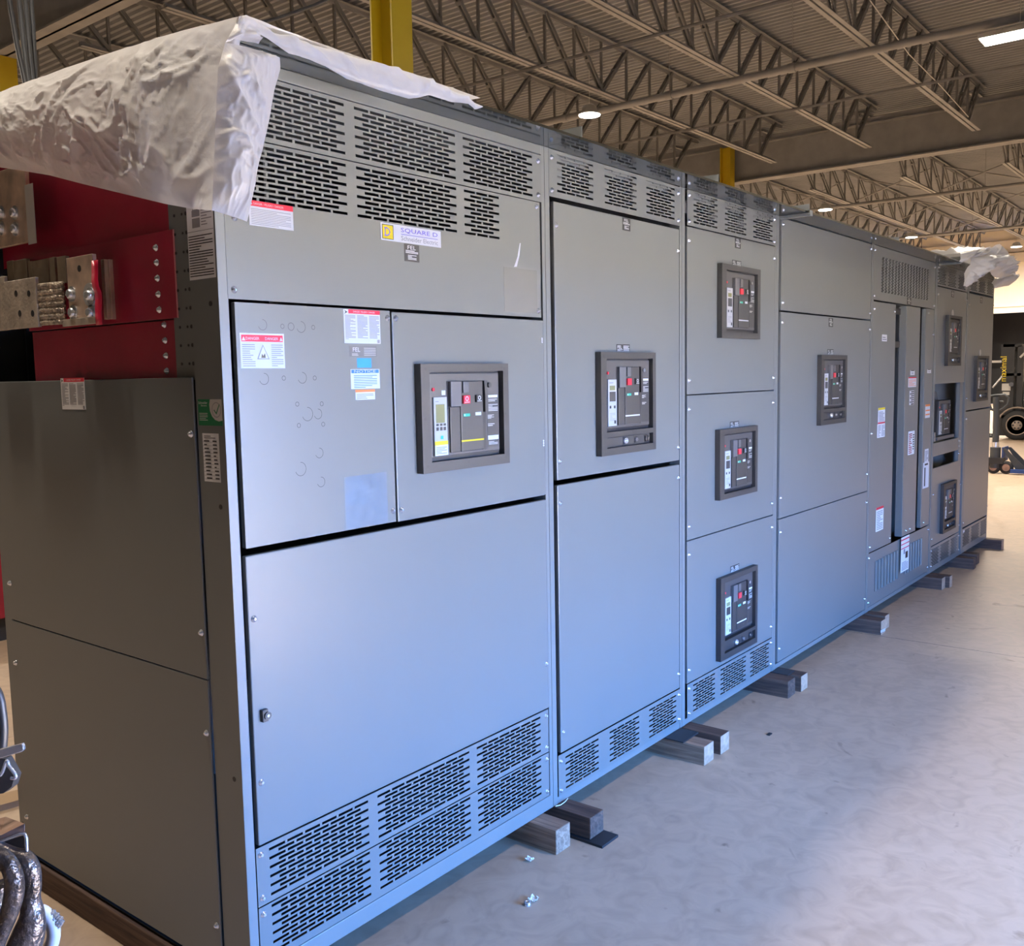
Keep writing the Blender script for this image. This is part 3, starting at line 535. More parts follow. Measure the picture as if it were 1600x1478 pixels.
q.add(vs, [(2*k, 2*k+1, 2*k+3, 2*k+2) for k in range(n)], redtape, True); o = q.build('red_tape', tp); o['label'] = 'strip of red tape'; md = o.modifiers.new('t', 'SOLIDIFY'); md.thickness = .001
plate('bus_bar', 97, 500, 149, 506, -.056, .006, tinned)
pad = plate('flexible_connector', 6, 441, 60, 511, -.075, .010, tinned, lbl='tinned pad of a braided connector')
for a in ((25, 459), (45, 459), (31, 490), (51, 490)): q = MB(); yy, zz = S(*a, -.075); q.lathe([(.0095, 0), (.0095, .0006), (.0075, .0004)], (-.075, yy, zz), (-1, 0, 0), black, 14); q.build('bolt_hole', pad)
q = MB(); ya, za = S(57, 444, -.07); yb, zb = S(98, 507, -.06); n, mm = 16, 40; vs = []
for k in range(n+1):
    for j in range(mm+1):
        u, v = k/n, j/mm; vs.append((-.068+.016*u-.006*math.sin(math.pi*u)-.0035*abs(math.sin(v*math.pi*7))+.0018*noise.noise((u*9, v*60, 0)), ya+(yb-ya)*u, za+(zb-za)*v))
q.add(vs, [(k*(mm+1)+j, (k+1)*(mm+1)+j, (k+1)*(mm+1)+j+1, k*(mm+1)+j+1) for k in range(n) for j in range(mm)], braid_m, True); o = q.build('braid', pad); o['label'] = 'woven copper braid'; md = o.modifiers.new('t', 'SOLIDIFY'); md.thickness = -.008
plate('flexible_connector', -30, 438, 12, 516, -.06, .010, tinned)
up_ = plate('bus_plate', -60, 287, 46, 378, -.02, .012, copper, lbl='wide copper plate with four bolts')
for a in ((3, 333), (24, 333), (3, 357), (25, 358)): put(BOLT, 'hex_bolt', up_, (-.02, *S(*a, -.02)))
plate('white_tape', 38, 290, 57, 380, -.0215, .0012, ltgrey, up_, 'strip of white tape', 0)
# ------------------------------------------------------------------ cabinets 2 to 7
def top_flange(c, x, y0, y1, z1, fwd=False):
    q = MB(); q.box(x, x+.003, y0, y1, ZT+.0085, z1, frame_m)
    if fwd: q.box(x, x+.035, y0, y1, ZT+.0085, ZT+.0115, frame_m); q.box(x, x+.03, y0, -.002, ZT-.014, ZT-.001, frame_m); q.box(x, x+.035, y0-.004, y0, ZT-.014, ZT+.0115, frame_m)
    q.build('lifting_flange', c)
def top_plate(c, x0, x1, z1, y=-.03): q = MB(); q.box(x0, x1, y-.003, y, ZT+.0065, z1, frame_m); q.build('splice_plate', c)
c = cabinet(1, 'grey cabinet second from the near end, with one large breaker and plain lower door'); X0, X1 = 1.345, 2.264
p = panel(c, 'vent_panel', X0-.008, X1, 2.264, 2.422, ventholes(1.386, 1.617, 2.285, 2.41, 4)+ventholes(1.688, 1.921, 2.285, 2.41, 4)+ventholes(1.99, 2.224, 2.285, 2.41, 4)); screws(p, edges(X0-.008, X1, (2.285, 2.395), .016))
d = panel(c, 'breaker_door', 1.362, 2.258, 1.284, 2.250); screws(d, [(1.376, 2.17), (1.376, 1.35), (2.245, 2.16), (2.245, 1.34)]); feltag(d, 1.809, 1.866, 2.20, 2.247, False); feltag(d, 1.76, 1.857, 1.74, 1.768, True)
breaker(c, (1.612, 2.014, 1.35, 1.737), (1.650, 1.990, 1.438, 1.713), (1.652, 1.990, 1.377, 1.419))
d = panel(c, 'lower_door', 1.362, 2.258, .284, 1.266); screws(d, [(1.376, 1.2), (1.376, .36), (2.245, 1.21), (2.245, .35)])
p = panel(c, 'vent_panel', X0, X1, .126, .279, ventholes(1.39, 1.618, .140, .262, 4)+ventholes(1.69, 1.921, .140, .262, 4)+ventholes(1.995, 2.234, .140, .262, 4)); screws(p, edges(X0, X1, (.145, .255), .014))
top_flange(c, 1.347, -.13, .4, 2.475)
q = MB(); q.tube([on(1, -.01, 868, 1260), on(1, -.02, 876, 1258), on(1, -.02, 883, 1253), on(1, -.01, 887, 1248)], .0016, white, 6); q.build('wire_loop', c)['label'] = 'thin white wire loop'
c = cabinet(2, 'grey cabinet third from the near end, with three breakers stacked one above another'); X0, X1 = 2.328, 3.248
p = panel(c, 'vent_panel', X0, X1, 2.275, 2.422, ventholes(2.384, 2.615, 2.291, 2.417, 4)+ventholes(2.685, 2.915, 2.291, 2.417, 4)+ventholes(2.988, 3.218, 2.291, 2.417, 4)); screws(p, edges(X0, X1, (2.292, 2.4), .016))
dd = []
for z0, z1 in ((1.561, 2.271), (.925, 1.557), (.282, .921)): d = panel(c, 'breaker_door', X0, X1, z0, z1); screws(d, edges(X0, X1, (z0+.06, z1-.06), .014)); dd.append(d)
feltag(dd[0], 2.789, 2.848, 2.223, 2.269, False); feltag(dd[0], 2.76, 2.856, 2.14, 2.167, True); feltag(dd[1], 2.745, 2.84, 1.396, 1.424, True); feltag(dd[2], 2.757, 2.852, .709, .738, True)
breaker(c, (2.606, 3.017, 1.808, 2.138), (2.650, 2.985, 1.836, 2.113)); breaker(c, (2.59, 2.998, 1.073, 1.395), (2.637, 2.972, 1.098, 1.371)); breaker(c, (2.606, 3.01, .316, .707), (2.648, 2.985, .405, .683), (2.648, 2.985, .345, .388))
p = panel(c, 'vent_panel', X0, X1, .126, .278, ventholes(2.384, 2.606, .140, .263, 4)+ventholes(2.657, 2.941, .140, .263, 5)+ventholes(2.987, 3.218, .140, .263, 4)); screws(p, edges(X0, X1, (.145, .258), .014))
top_flange(c, 2.352, -.13, .4, 2.47)
c = cabinet(3, 'wide grey cabinet in the middle of the line with one breaker under a blank panel'); X0, X1 = 3.326, 4.715
p = panel(c, 'upper_panel', X0, X1, 1.962, 2.421); screws(p, edges(X0, X1, (2.0, 2.39), .016))
d = panel(c, 'breaker_door', X0, X1, .892, 1.954); screws(d, edges(X0, X1, (1.0, 1.9), .016)); feltag(d, 3.999, 4.064, 1.898, 1.947, False); feltag(d, 3.985, 4.08, 1.743, 1.772, True)
breaker(c, (3.831, 4.238, 1.35, 1.739), (3.876, 4.208, 1.439, 1.715), (3.876, 4.208, 1.377, 1.42))
p = panel(c, 'lower_panel', X0, X1, .128, .888); screws(p, edges(X0, X1, (.2, .82), .016)); top_flange(c, 3.29, -.155, .2, 2.465, True)
c = cabinet(4, 'wide grey cabinet with a louvred grille above three tall narrow doors'); X0, X1 = 4.752, 6.15
b = MB(); hs = []
for r in range(24):
    for k in range(16): x = 4.912+k*.0675; hs.append((x+.012*(r % 2), x+.040+.012*(r % 2), round(2.143+r*.0092, 5), round(2.143+r*.0092+.0058, 5)))
slotted(b, X0, X1, 2.088, 2.422, 0, .003, hs, paint)
p = b.build('louvre_panel', c); screws(p, edges(X0, X1, (2.11, 2.39), .02)); feltag(p, 5.47, 5.56, 2.09, 2.137, False)
d1 = panel(c, 'tall_door', X0, 5.228, .484, 2.078, t=.03); d2 = panel(c, 'tall_door', 5.47, 5.795, .487, 2.083, t=.05); d3 = panel(c, 'tall_door', 5.931, X1, .487, 2.084, t=.03)
screws(d1, edges(X0, 5.228, (.52, 2.03), .03)+[(X0+.02, 1.25)]); screws(d2, [(5.56, .52), (5.66, .52)]); screws(d3, [(6.0, .52), (6.13, 1.9), (6.0, 2.05)])
b = MB(); b.box(5.31, 5.463, .09, .094, .5, 2.08, inside); b.box(5.8, 5.925, .06, .064, .5, 2.08, inside); b.box(5.232, 5.30, .12, .14, .5, 1.62, black)
for z in (2.05, 1.83): b.box(5.25, 5.43, .03, .07, z-.03, z+.01, black)
for z in (2.0, 1.78, 1.66): b.box(5.26, 5.33, .05, .09, z-.05, z+.05, midgrey); b.cyl((5.37, .05, z+.02), (5.37, .09, z+.02), .02, zinc, 8)
for k in range(5): b.box(5.797, 5.803, .0, .01, 1.5+k*.13, 1.515+k*.13, black)
b.build('inner_chassis', c)
ft(4.947, 5.047, 1.833, 1.876).lines(.1, .2, .9, .8, 2).build('paper_label', d1, 'small plain white label'); t = ft(4.9, 5.04, 1.304, 1.407); t.rect(0, .86, 1, 1, yellow).rect(0, 0, 1, .1, red).lines(.1, .15, .9, .8, 7).build('warning_label', d1, 'white label with yellow header and red foot')
t = ft(4.888, 5.044, 1.215, 1.303); t.lines(.08, .1, .45, .95, 8).lines(.55, .1, .95, .95, 8).build('paper_label', d1, 'white printed table label'); t = ft(4.899, 5.05, .602, .76); t.rect(0, .9, 1, 1, red).lines(.1, .06, .9, .86, 11).build('warning_label', d1, 'white label with red header low on the left narrow door')
t = ft(5.584, 5.686, 1.609, 1.643); t.rect(.1, .85, .9, 1, dark).lines(.3, .3, .7, .6, 2).build('paper_label', d2); t = ft(5.538, 5.73, 1.526, 1.596, white); t.rect(0, .88, 1, 1, red).lines(.06, .1, .94, .8, 6, orange, .4).build('warning_label', d2, 'pinkish label with red header')
t = ft(5.577, 5.683, 1.402, 1.501, white); [t.rect(.05 if k % 2 else .3, k/7+.02, .95, k/7+.1, dark) for k in range(7)]; t.build('mimic_label', d2, 'black and white diagram label'); t = ft(5.568, 5.718, 1.052, 1.217, white); t.lines(.1, .06, .6, .94, 11, redboard, .5).lines(.7, .2, .95, .9, 7, dark, .5).build('mimic_label', d2, 'diagram label with dark red symbols')
t = ft(6.001, 6.099, 1.619, 1.647); t.rect(.1, .85, .9, 1, dark).lines(.3, .3, .7, .6, 2).build('paper_label', d3); t = ft(5.976, 6.097, 1.293, 1.392); t.rect(0, .85, 1, 1, orange).rect(.05, .5, .95, .6, orange).rect(.05, .2, .95, .3, orange).build('warning_label', d3, 'white label with orange bands')
ft(5.99, 6.086, .966, 1.063).lines(.1, .1, .9, .9, 8).build('paper_label', d3); t = ft(5.957, 6.11, .774, .966); t.rect(.25, .88, .8, .95, dark).rect(.2, .08, .4, .8, dark).build('mimic_label', d3, 'white label with dark vertical bar')
b = MB(); b.box(X0, X1, 0, .003, .128, .478, paint)
for k in range(17):
    x = 4.905+k*.0645
    if abs(x-5.48) > .07: b.prism([(x, 0, .21), (x+.004, -.010, .21), (x+.05, 0, .21)], (0, 0, .20), paint); b.box(x-.0115, x-.0005, -.0006, 0, .21, .41, black)
p = b.build('louvre_panel', c); screws(p, edges(X0, X1, (.16, .45), .018)); t = ft(5.42, 5.61, .24, .488, y=-.011); t.rect(0, .9, 1, .94, red).rect(0, .78, 1, .81, red).rect(0, .66, 1, .69, red).lines(.1, .05, .9, .3, 6, ink).rect(.55, .36, .85, .55, dark).rect(.3, .5, .5, .64, ink).build('instruction_label', p, 'tall white label with red bands and dark picture'); top_flange(c, 4.82, -.13, .4, 2.464)
c = cabinet(5, 'narrow grey cabinet second from the far end, with an open bay showing a bare breaker'); X0, X1 = 6.222, 7.095
p = panel(c, 'vent_panel', X0-.01, X1+.02, 2.265, 2.421, ventholes(6.218, 6.455, 2.279, 2.408, 4)+ventholes(6.51, 6.754, 2.279, 2.408, 4)+ventholes(6.817, 7.05, 2.279, 2.408, 4)); screws(p, edges(X0, X1, (2.3, 2.4), .016))
d = panel(c, 'breaker_door', X0, X1, 1.537, 2.258, t=.02); screws(d, edges(X0, X1, (2.2,), .014)); feltag(d, 6.62, 6.69, 2.2, 2.25, False); q = MB(); q.lathe([(.03, 0), (.03, .002)], (6.665, 0, 2.075), (0, -1, 0), ltgrey, 16); q.build('round_sticker', d)
breaker(c, (6.462, 6.865, 1.67, 2.056), (6.506, 6.835, 1.758, 2.034), (6.506, 6.835, 1.694, 1.738))
b = MB(); b.box(X0-.02, X0-.005, .06, .5, .9, 1.54, inside); b.box(X0, X1, .50, .505, .85, 1.537, inside); b.box(6.62, 6.64, .3, .5, 1.09, 1.537, frame_m)
for k in range(4):
    for z in (1.44, 1.49): b.cyl((6.25+k*.09, .499, z), (6.25+k*.09, .4995, z), .008, black, 8)
b.build('bay_shade_liner', c); br = breaker(c, None, (6.53, 6.87, 1.13, 1.40), y=.06, bezel=False)
for x in (6.40, 6.62): q = MB(); q.prism([(x, .1, 1.405), (x+.09, .1, 1.405), (x+.03, .1, 1.47), (x-.04, .1, 1.47)], (0, .08, 0), midgrey); q.build('arc_chute', br)
q = MB(); q.box(6.40, 6.90, .02, .06, 1.10, 1.125, midgrey); q.box(6.28, 6.30, .01, .05, 1.10, 1.17, zinc); q.build('cradle_rail', br)
panel(c, 'cross_strip', X0-.024, 6.96, .99, 1.09, t=.02); d = panel(c, 'breaker_door', X0-.02, 7.06, .305, .90); screws(d, edges(X0, 7.06, (.36, .7), .014))
b = MB(); b.box(6.975, 7.06, .002, .03, .90, 1.54, frame_m); p = b.build('hinge_post', c); screws(p, [(6.99, .96), (6.99, 1.02), (6.99, 1.06)], .002)
breaker(c, (6.452, 6.847, .37, .758), (6.496, 6.815, .458, .735), (6.496, 6.815, .394, .436))
p = panel(c, 'vent_panel', X0-.02, 7.06, .126, .298, ventholes(6.237, 6.455, .147, .276, 4)+ventholes(6.492, 6.76, .147, .276, 5)+ventholes(6.803, 7.02, .147, .276, 4)); screws(p, edges(X0, 7.06, (.15, .27), .005)); top_flange(c, 6.23, -.150, .2, 2.462, True)
c = cabinet(6, 'narrow grey cabinet at the far end of the line, under the crumpled plastic'); X0, X1 = 7.175, 8.05
p = panel(c, 'vent_panel', X0, X1, 2.279, 2.421, ventholes(7.20, 7.44, 2.290, 2.408, 4)+ventholes(7.49, 7.74, 2.290, 2.408, 4)+ventholes(7.79, 8.03, 2.290, 2.408, 4)); screws(p, [(X0+.012, 2.285)])
d = panel(c, 'breaker_door', X0, X1, 1.302, 2.262); screws(d, [(X0+.01, 2.17), (X0+.01, 1.4), (X1-.01, 2.2)]); feltag(d, 7.56, 7.63, 2.2, 2.25, False); q = MB(); q.lathe([(.03, 0), (.03, .002)], (7.61, 0, 1.778), (0, -1, 0), ltgrey, 16); q.build('round_sticker', d)
breaker(c, (7.405, 7.836, 1.367, 1.753), (7.452, 7.80, 1.455, 1.73), (7.452, 7.80, 1.39, 1.434))
d = panel(c, 'lower_door', X0, X1, .318, 1.290); screws(d, [(X0+.012, 1.23), (X0+.012, .36), (X1-.01, .4)])
p = panel(c, 'vent_panel', X0, 8.067, .126, .306, ventholes(7.192, 7.431, .155, .285, 4)+ventholes(7.478, 7.776, .155, .285, 5)+ventholes(7.82, 8.05, .155, .285, 4)); ft(7.2, 7.25, .272, .292).build('paper_label', p)
# ------------------------------------------------------------------ plastic sheets
def resample(c, n):
    c = [Vector(p) for p in c]; L_ = [0]
    for a, b_ in zip(c, c[1:]): L_.append(L_[-1]+(b_-a).length)
    out = []
    for i in range(n+1):
        t = L_[-1]*i/n; k = 0
        while k < len(c)-2 and L_[k+1] < t: k += 1
        out.append(c[k].lerp(c[k+1], (t-L_[k])/max(L_[k+1]-L_[k], 1e-9)))
    return out
def fold(p, f):                                      # sharp creases at three sizes
    q = Vector(p)*f; q = q+noise.noise_vector(q*.6)*.9; r = 0
    for k, (m_, a_) in enumerate(((1, 1), (2.3, .55), (5.1, .25))):
        n_ = abs(noise.noise(q*m_+Vector((3.1*k, 1.7*k, 7.3*k)))); r += a_*(max(0, 1-n_*5)**1.5-.25)
    return r+.35*noise.noise(q*.5)
def patch(b, A, B, nu, nv, amp, f, nrm, m=None, bulge=0):
    A, B = resample(A, nu), resample(B, nu); vs = []; nrm = Vector(nrm)
    for j in range(nv+1):
        for i in range(nu+1):
            p = A[i].lerp(B[i], j/nv); ed = (min(1, .15+6*min(j/nv, 1-j/nv)))*min(1, .12+8*min(i/nu, 1-i/nu)); p = p + nrm*(amp*ed*max(0, fold(p, f)+.95)+bulge*math.sin(math.pi*j/nv)*min(1, 6*min(i/nu, 1-i/nu)+.1)); vs.append(p)
    b.add(vs, [(j*(nu+1)+i, j*(nu+1)+i+1, (j+1)*(nu+1)+i+1, (j+1)*(nu+1)+i) for j in range(nv) for i in range(nu)], m or sheet_m, True)
def PX(pts, y=None, x=None): return [on(1, y, *p) if y is not None else on(0, x, *p) for p in pts]
def lerpx(pts, x0, x1): return [on(0, x0+(x1-x0)*k/(len(pts)-1), *p) for k, p in enumerate(pts)]
FY = -.158
b = MB()
back_t, back_b = Vector((-.03, 1.42, 2.53)), Vector((-.03, 1.42, 2.40))
topc = [back_t] + lerpx([(0, 145), (50, 127), (100, 108), (150, 91), (200, 75), (250, 59), (300, 45), (345, 34), (374, 26)], -.03, -.03) + [on(1, FY, 384, 24)]
botc = [back_b] + lerpx([(0, 262), (40, 268), (80, 275), (130, 288), (200, 305), (258, 319), (300, 327)], -.035, -.085) + [on(1, FY, 331, 329)]
midc = [Vector((-.055, 1.42, 2.46))] + lerpx([(0, 205), (80, 190), (150, 182), (220, 178), (290, 172)], -.06, -.075) + [on(1, FY, 338, 150)]
patch(b, topc, botc, 170, 90, .010, 6.5, (-1, -.15, .15), bulge=.035)
patch(b, PX([(352, 67), (340, 106), (338, 150), (334, 250), (331, 329)], FY), PX([(400, 78), (437, 90), (438, 108), (428, 143), (420, 190), (410, 232), (402, 262), (398, 290), (386, 347)], FY-.012), 70, 50, .012, 8, (-.2, -1, 0), bulge=.03)
patch(b, PX([(352, 67), (366, 62), (384, 66), (404, 69)], FY), PX([(374, 26), (384, 24), (396, 29), (410, 40)], FY-.004), 16, 14, .016, 14, (0, -1, 0))
strip_t = [(384, 25), (400, 30), (420, 50), (455, 61), (493, 72), (525, 82), (557, 91), (583, 98), (633, 112), (681, 131), (723, 154), (753, 166)]
strip_b = [(404, 69), (408, 55), (418, 61), (450, 84), (480, 93), (507, 104), (541, 124), (569, 134), (602, 145), (639, 155), (655, 153), (670, 149), (704, 160), (732, 163), (742, 172), (754, 168)]
patch(b, PX(strip_t, FY), PX(strip_b[1:], FY-.008), 80, 12, .012, 7, (0, -1, .2), bulge=.012)
roofc = [Vector((p.x, .55, 2.475)) for p in PX(strip_t, FY)]; patch(b, [Vector((p.x, FY+.004, max(p.z, 2.446))) for p in PX(strip_t, FY)], roofc, 60, 14, .012, 5, (0, 0, 1))
patch(b, topc, [Vector((.25, p.y+.02, max(2.45, min(p.z, 2.52)-.02))) for p in topc], 60, 10, .012, 5, (0, 0, 1))
o = b.build('plastic_sheet'); tag(o, 'large crumpled white plastic sheet draped over the near cabinet corner', 'plastic sheet')
b = MB(); G = -.175
def ZC(pts, y): return [Vector((p.x, p.y, max(p.z, 2.452))) for p in PX(pts, y)]
patch(b, ZC([(1500, 396), (1520, 392), (1536, 389), (1552, 390), (1562, 400)], G+.02), PX([(1498, 409), (1502, 411), (1516, 404), (1530, 403), (1546, 405), (1562, 412)], G), 46, 12, .05, 9, (0, -1, .3))
patch(b, PX([(1516, 403), (1524, 402), (1535, 400), (1546, 402), (1556, 404), (1566, 412), (1576, 426)], G), PX([(1505, 446), (1510, 448), (1519, 440), (1526, 427), (1533, 421), (1543, 425), (1552, 434), (1562, 436), (1574, 433)], G-.03), 54, 22, .055, 8, (0, -1, .2), bulge=.07)
patch(b, PX([(1506, 428), (1510, 418), (1516, 412), (1522, 404)], G), PX([(1505, 447), (1510, 449), (1518, 441), (1527, 426)], G-.03), 24, 18, .03, 10, (0, -1, 0), bulge=.03)
patch(b, PX([(1549, 443), (1553, 436), (1562, 433), (1572, 432), (1578, 430)], G+.03), PX([(1553, 451), (1560, 450), (1568, 448), (1576, 447), (1580, 440)], G), 24, 12, .03, 10, (0, -1, .4), bulge=.05)
b.tube(PX([(1553, 393), (1562, 401), (1571, 413), (1579, 426), (1582, 432)], G-.02), .05, sheet_m, 10, rs=[.07, .07, .055, .045, .03], flat=.5)
patch(b, ZC([(1500, 396), (1536, 389), (1555, 391)], G+.02), [Vector((6.5, .4, 2.48)), Vector((7.2, .4, 2.48)), Vector((7.8, .4, 2.48)), Vector((8.05, .4, 2.48))], 30, 14, .04, 6, (0, 0, 1))
o = b.build('plastic_sheet'); tag(o, 'small crumpled white plastic bundle hanging over the far end cabinet', 'plastic sheet')
# ------------------------------------------------------------------ timber blocks under the line
def block(x0, x1, y0, m, label, z0=FZ, z1=.0985, y1=1.30, tilt=0, end=wende):
    b = MB(); ym = (y0+y1)/2; b.box(x0, x1, y0, y1, z0, z1, m); b.box(x0+.001, x1-.001, y0-.0015, y0, z0+.001, z1-.001, end)
    o = b.build('timber_block', bevel=.004, off=((x0+x1)/2, ym, z0)); tag(o, label, 'wood block', 'timber blocks under the cabinets'); return o
W = [(1.168, 1.252, -.112, woodl, 'pale weathered timber block under the first cabinet, left of its dark neighbour'), (1.315, 1.40, -.155, woodd, 'dark timber block between the first two cabinets, on a black floor plate'),
     (2.145, 2.232, -.175, woodl, 'timber block with split end under the second cabinet, nearer of its pair'), (2.292, 2.375, -.178, woodd, 'brown timber block under the third cabinet, farther of its pair by the second seam'),
     (3.143, 3.235, -.132, woodd, 'dark splintered timber block under the right end of the three-breaker cabinet'), (3.277, 3.363, -.147, woodd, 'timber block with clean pale end under the left end of the wide middle cabinet'),
     (4.585, 4.672, -.142, woodd, 'dark timber block with small white tag under the right end of the middle cabinet'), (4.728, 4.812, -.122, woodd, 'white-ended timber block just behind the one with a white tag'),
     (6.072, 6.160, -.122, woodd, 'timber block under the right end of the louvred cabinet, longer of its pair'), (6.178, 6.250, -.150, woodd, 'timber block just beyond the one under the louvred cabinet end'),
     (6.985, 7.066, -.134, woodd, 'dark chipped timber block below the open-bay cabinet'), (7.200, 7.296, -.110, woodd, 'dark timber block just behind the chipped one'), (8.03, 8.12, -.135, woodd, 'farthest timber block, sticking out at the far end of the line')]
for k, (x0, x1, y0, m, l) in enumerate(W):
    block(x0, x1, y0, m, l, z0=FZ+.0095 if k == 1 else FZ, z1=.093 if k in (2, 3, 5) else .0985, end=woodl if k == 0 else wende if k not in (1, 4, 10, 11) else woodd)
b = MB(); b.box(-.015, .075, .06, 1.42, FZ, .0985, woodd); tag(b.build('timber_block', bevel=.004), 'long brown timber beam under the left flank of the first cabinet', 'wood block', 'timber blocks under the cabinets')
b = MB(); b.box(1.30, 1.405, -.215, -.02, FZ, FZ+.009, black); q0 = b.build('floor_plate'); tag(q0, 'black steel plate on the floor under the dark front block', 'steel plate')
b = MB(); b.box(2.13, 2.27, -.085, .12, .0935, .0985, black); tag(b.build('shim_plate'), 'black shim plate on top of the split-ended block', 'steel plate'); b = MB(); b.box(3.245, 3.335, -.09, .12, .0935, .0985, black); tag(b.build('shim_plate'), 'black shim plate on the clean pale-ended block', 'steel plate')
b = MB(); b.prism([on(1, -.1425, 1376, 985), on(1, -.1425, 1383, 982), on(1, -.1425, 1383, 986), on(1, -.1425, 1376, 989)], (0, -.001, 0), white); tag(b.build('paper_tag'), 'small white tag on the end of a dark block', 'paper tag')
def scrap(x, y, s, label):
    b = MB(); n = 6; vs = [(x+s*(i/n-.5), y+s*(j/n-.5), FZ+.004+.012*abs(noise.noise((i*.7+x*9, j*.7, 2)))+.008*((i/n-.5)**2+(j/n-.5)**2)) for j in range(n+1) for i in range(n+1)]
    b.add(vs, [(j*(n+1)+i, j*(n+1)+i+1, (j+1)*(n+1)+i+1, (j+1)*(n+1)+i) for j in range(n) for i in range(n)], white); o = b.build('paper_scrap'); md = o.modifiers.new('t', 'SOLIDIFY'); md.thickness = .001; tag(o, label, 'paper scrap')
scrap(1.083, -.062, .024, 'tiny white paper scrap on the floor nearer the first cabinet'); scrap(.892, -.222, .026, 'tiny white paper scrap on the floor beside a loose steel nut')
b = MB(); b.lathe([(.011, 0), (.011, .012), (.007, .012), (.006, .004)], (.862, -.222, FZ), (0, 0, 1), zinc, 6); tag(b.build('hex_nut'), 'loose steel nut on the floor', 'nut')
b = MB(); b.box(2.62, 2.65, -.26, -.245, FZ, FZ+.004, black); tag(b.build('plastic_chip'), 'small dark chip on the floor in front of the third cabinet', 'debris')
# ------------------------------------------------------------------ forklift, pallet jack and things at the edges
FXL = 22.5
t = thing('forklift', 'black forklift at the right edge with yellow lettering on its mast', 'forklift', (FXL, 2.4, FZ))
def W2(px, py, x=FXL): p = on(0, x, px, py); return (p.x, p.y, p.z)
b = MB()
for x in (FXL+.12, FXL+.85):
    b.box(x, x+.10, 2.56, 2.84, .10, 2.16, black); b.box(x, x+.10, 2.38, 2.50, .10, 2.12, black)
for z in (2.10, 1.45, .5): b.box(FXL+.12, FXL+.95, 2.42, 2.80, z, z+.06, black)
b.build('mast', t); b = MB(); b.cyl((FXL+.5, 2.46, .2), (FXL+.5, 2.46, 2.0), .045, zinc, 12); b.cyl((FXL+.3, 2.5, .3), (FXL+.3, 2.5, 2.05), .03, dkgrey, 8); b.build('lift_cylinder', t)
b = MB(); x = FXL+.119
o = Vector(W2(1572.3, 590, x)); e2 = Vector(W2(1571.6, 560, x)); b.text('maximal', (x, 2.72, 1.33), (0, 0, 1), (0, 1, 0), .13, yellow, .56); b.build('mast_lettering', t)['label'] = 'yellow upright lettering'
b = MB(); b.box(x-.002, x, 2.62, 2.80, 1.12, 1.28, ltgrey); b.box(x-.002, x, 2.64, 2.78, 1.02, 1.09, ltgrey); b.build('mast_sticker', t)['label'] = 'pale square sticker'
b = MB(); b.box(FXL+.05, FXL+1.0, 2.86, 2.95, .25, .95, black); b.box(FXL+.05, FXL+.13, 2.95, 3.9, FZ+.04, FZ+.09, dkgrey); b.box(FXL+.75, FXL+.83, 2.95, 3.9, FZ+.04, FZ+.09, dkgrey); b.build('fork_carriage', t)
for yw, r in ((2.44, .335), (.95, .27)):
    for x, nm in ((FXL-.02, 'wheel'), (FXL+.86, 'wheel')):
        b = MB(); b.lathe([(r*.62, .0), (r*.92, -.01), (r, .03), (r, .19), (r*.92, .23), (r*.5, .23)], (x, yw, FZ+r), (1, 0, 0), rubber, 32); wl = b.build(nm, t)
        b = MB(); b.lathe([(r*.1, -.03), (r*.3, -.03), (r*.34, .025), (r*.56, .035), (r*.62, -.012), (r*.68, -.012), (r*.68, .0)], (x, yw, FZ+r), (1, 0, 0), rimm, 32); b.build('rim', wl)['label'] = 'dusty wheel rim'
        b = MB()
        for k in range(6): a = k*math.pi/3; b.cyl((x-.036, yw+r*.22*math.cos(a), FZ+r+r*.22*math.sin(a)), (x-.02, yw+r*.22*math.cos(a), FZ+r+r*.22*math.sin(a)), .022, dkgrey, 6)
        b.build('wheel_nut', wl)
b = MB(); pts = [(.06, -.36), (.30, -.36), (.42, -.2), (.42, .12)]
b.box(FXL+.05, FXL+1.0, .55, 2.34, .35, .95, black); b.box(FXL+.1, FXL+.95, .45, 1.3, .95, 1.25, black); b.box(FXL+.1, FXL+.95, 1.9, 2.3, .95, 1.3, black); b.build('chassis', t, bevel=.03)
b = MB(); b.tube([(FXL-.0, 2.44+.40*math.cos(a), FZ+.335+.40*math.sin(a)) for a in [math.radians(k) for k in range(20, 161, 14)]], .02, rimm, 8); b.build('wheel_arch', t)
b = MB(); [b.tube([(x, 2.25, .95), (x, 2.1, 1.6), (x, 1.85, 2.15), (x, .6, 2.2), (x, .45, 1.2)], .03, black, 8) for x in (FXL+.1, FXL+.95)]; [b.cyl((FXL+.1, y, 2.18), (FXL+.95, y, 2.18), .02, black, 8) for y in (1.8, 1.5, 1.2, .9, .65)]; b.build('overhead_guard', t)
b = MB(); b.tube([W2(1551, 606), W2(1563, 592), W2(1566, 588)], .022, zinc, 8); b.box(FXL-.02, FXL+.1, *sorted((W2(1549, 568)[1], W2(1565, 568)[1])), W2(1560, 567)[2], W2(1560, 563.5)[2], ltgrey); b.build('side_bracket', t)
b = MB(); b.tube([W2(1594, 559), W2(1600, 553), W2(1606, 549)], .025, ltgrey, 8); b.build('grab_handle', t); b = MB(); b.cyl(W2(1580, 601, FXL-.03), W2(1580, 601, FXL+.1), .05, midgrey, 12); b.build('work_light', t)
JX = 14.85
def J(px, py, x=JX): p = on(0, x, px, py); return Vector((p.x, p.y, p.z))
t = thing('pallet_jack', 'grey and blue hand pallet jack standing near the far end of the line', 'pallet jack', (JX, 1.2, FZ))
b = MB(); b.tube([J(1555, 703), J(1557, 660), J(1556.5, 620)], .048, jackm, 10); b.build('drawbar', t)
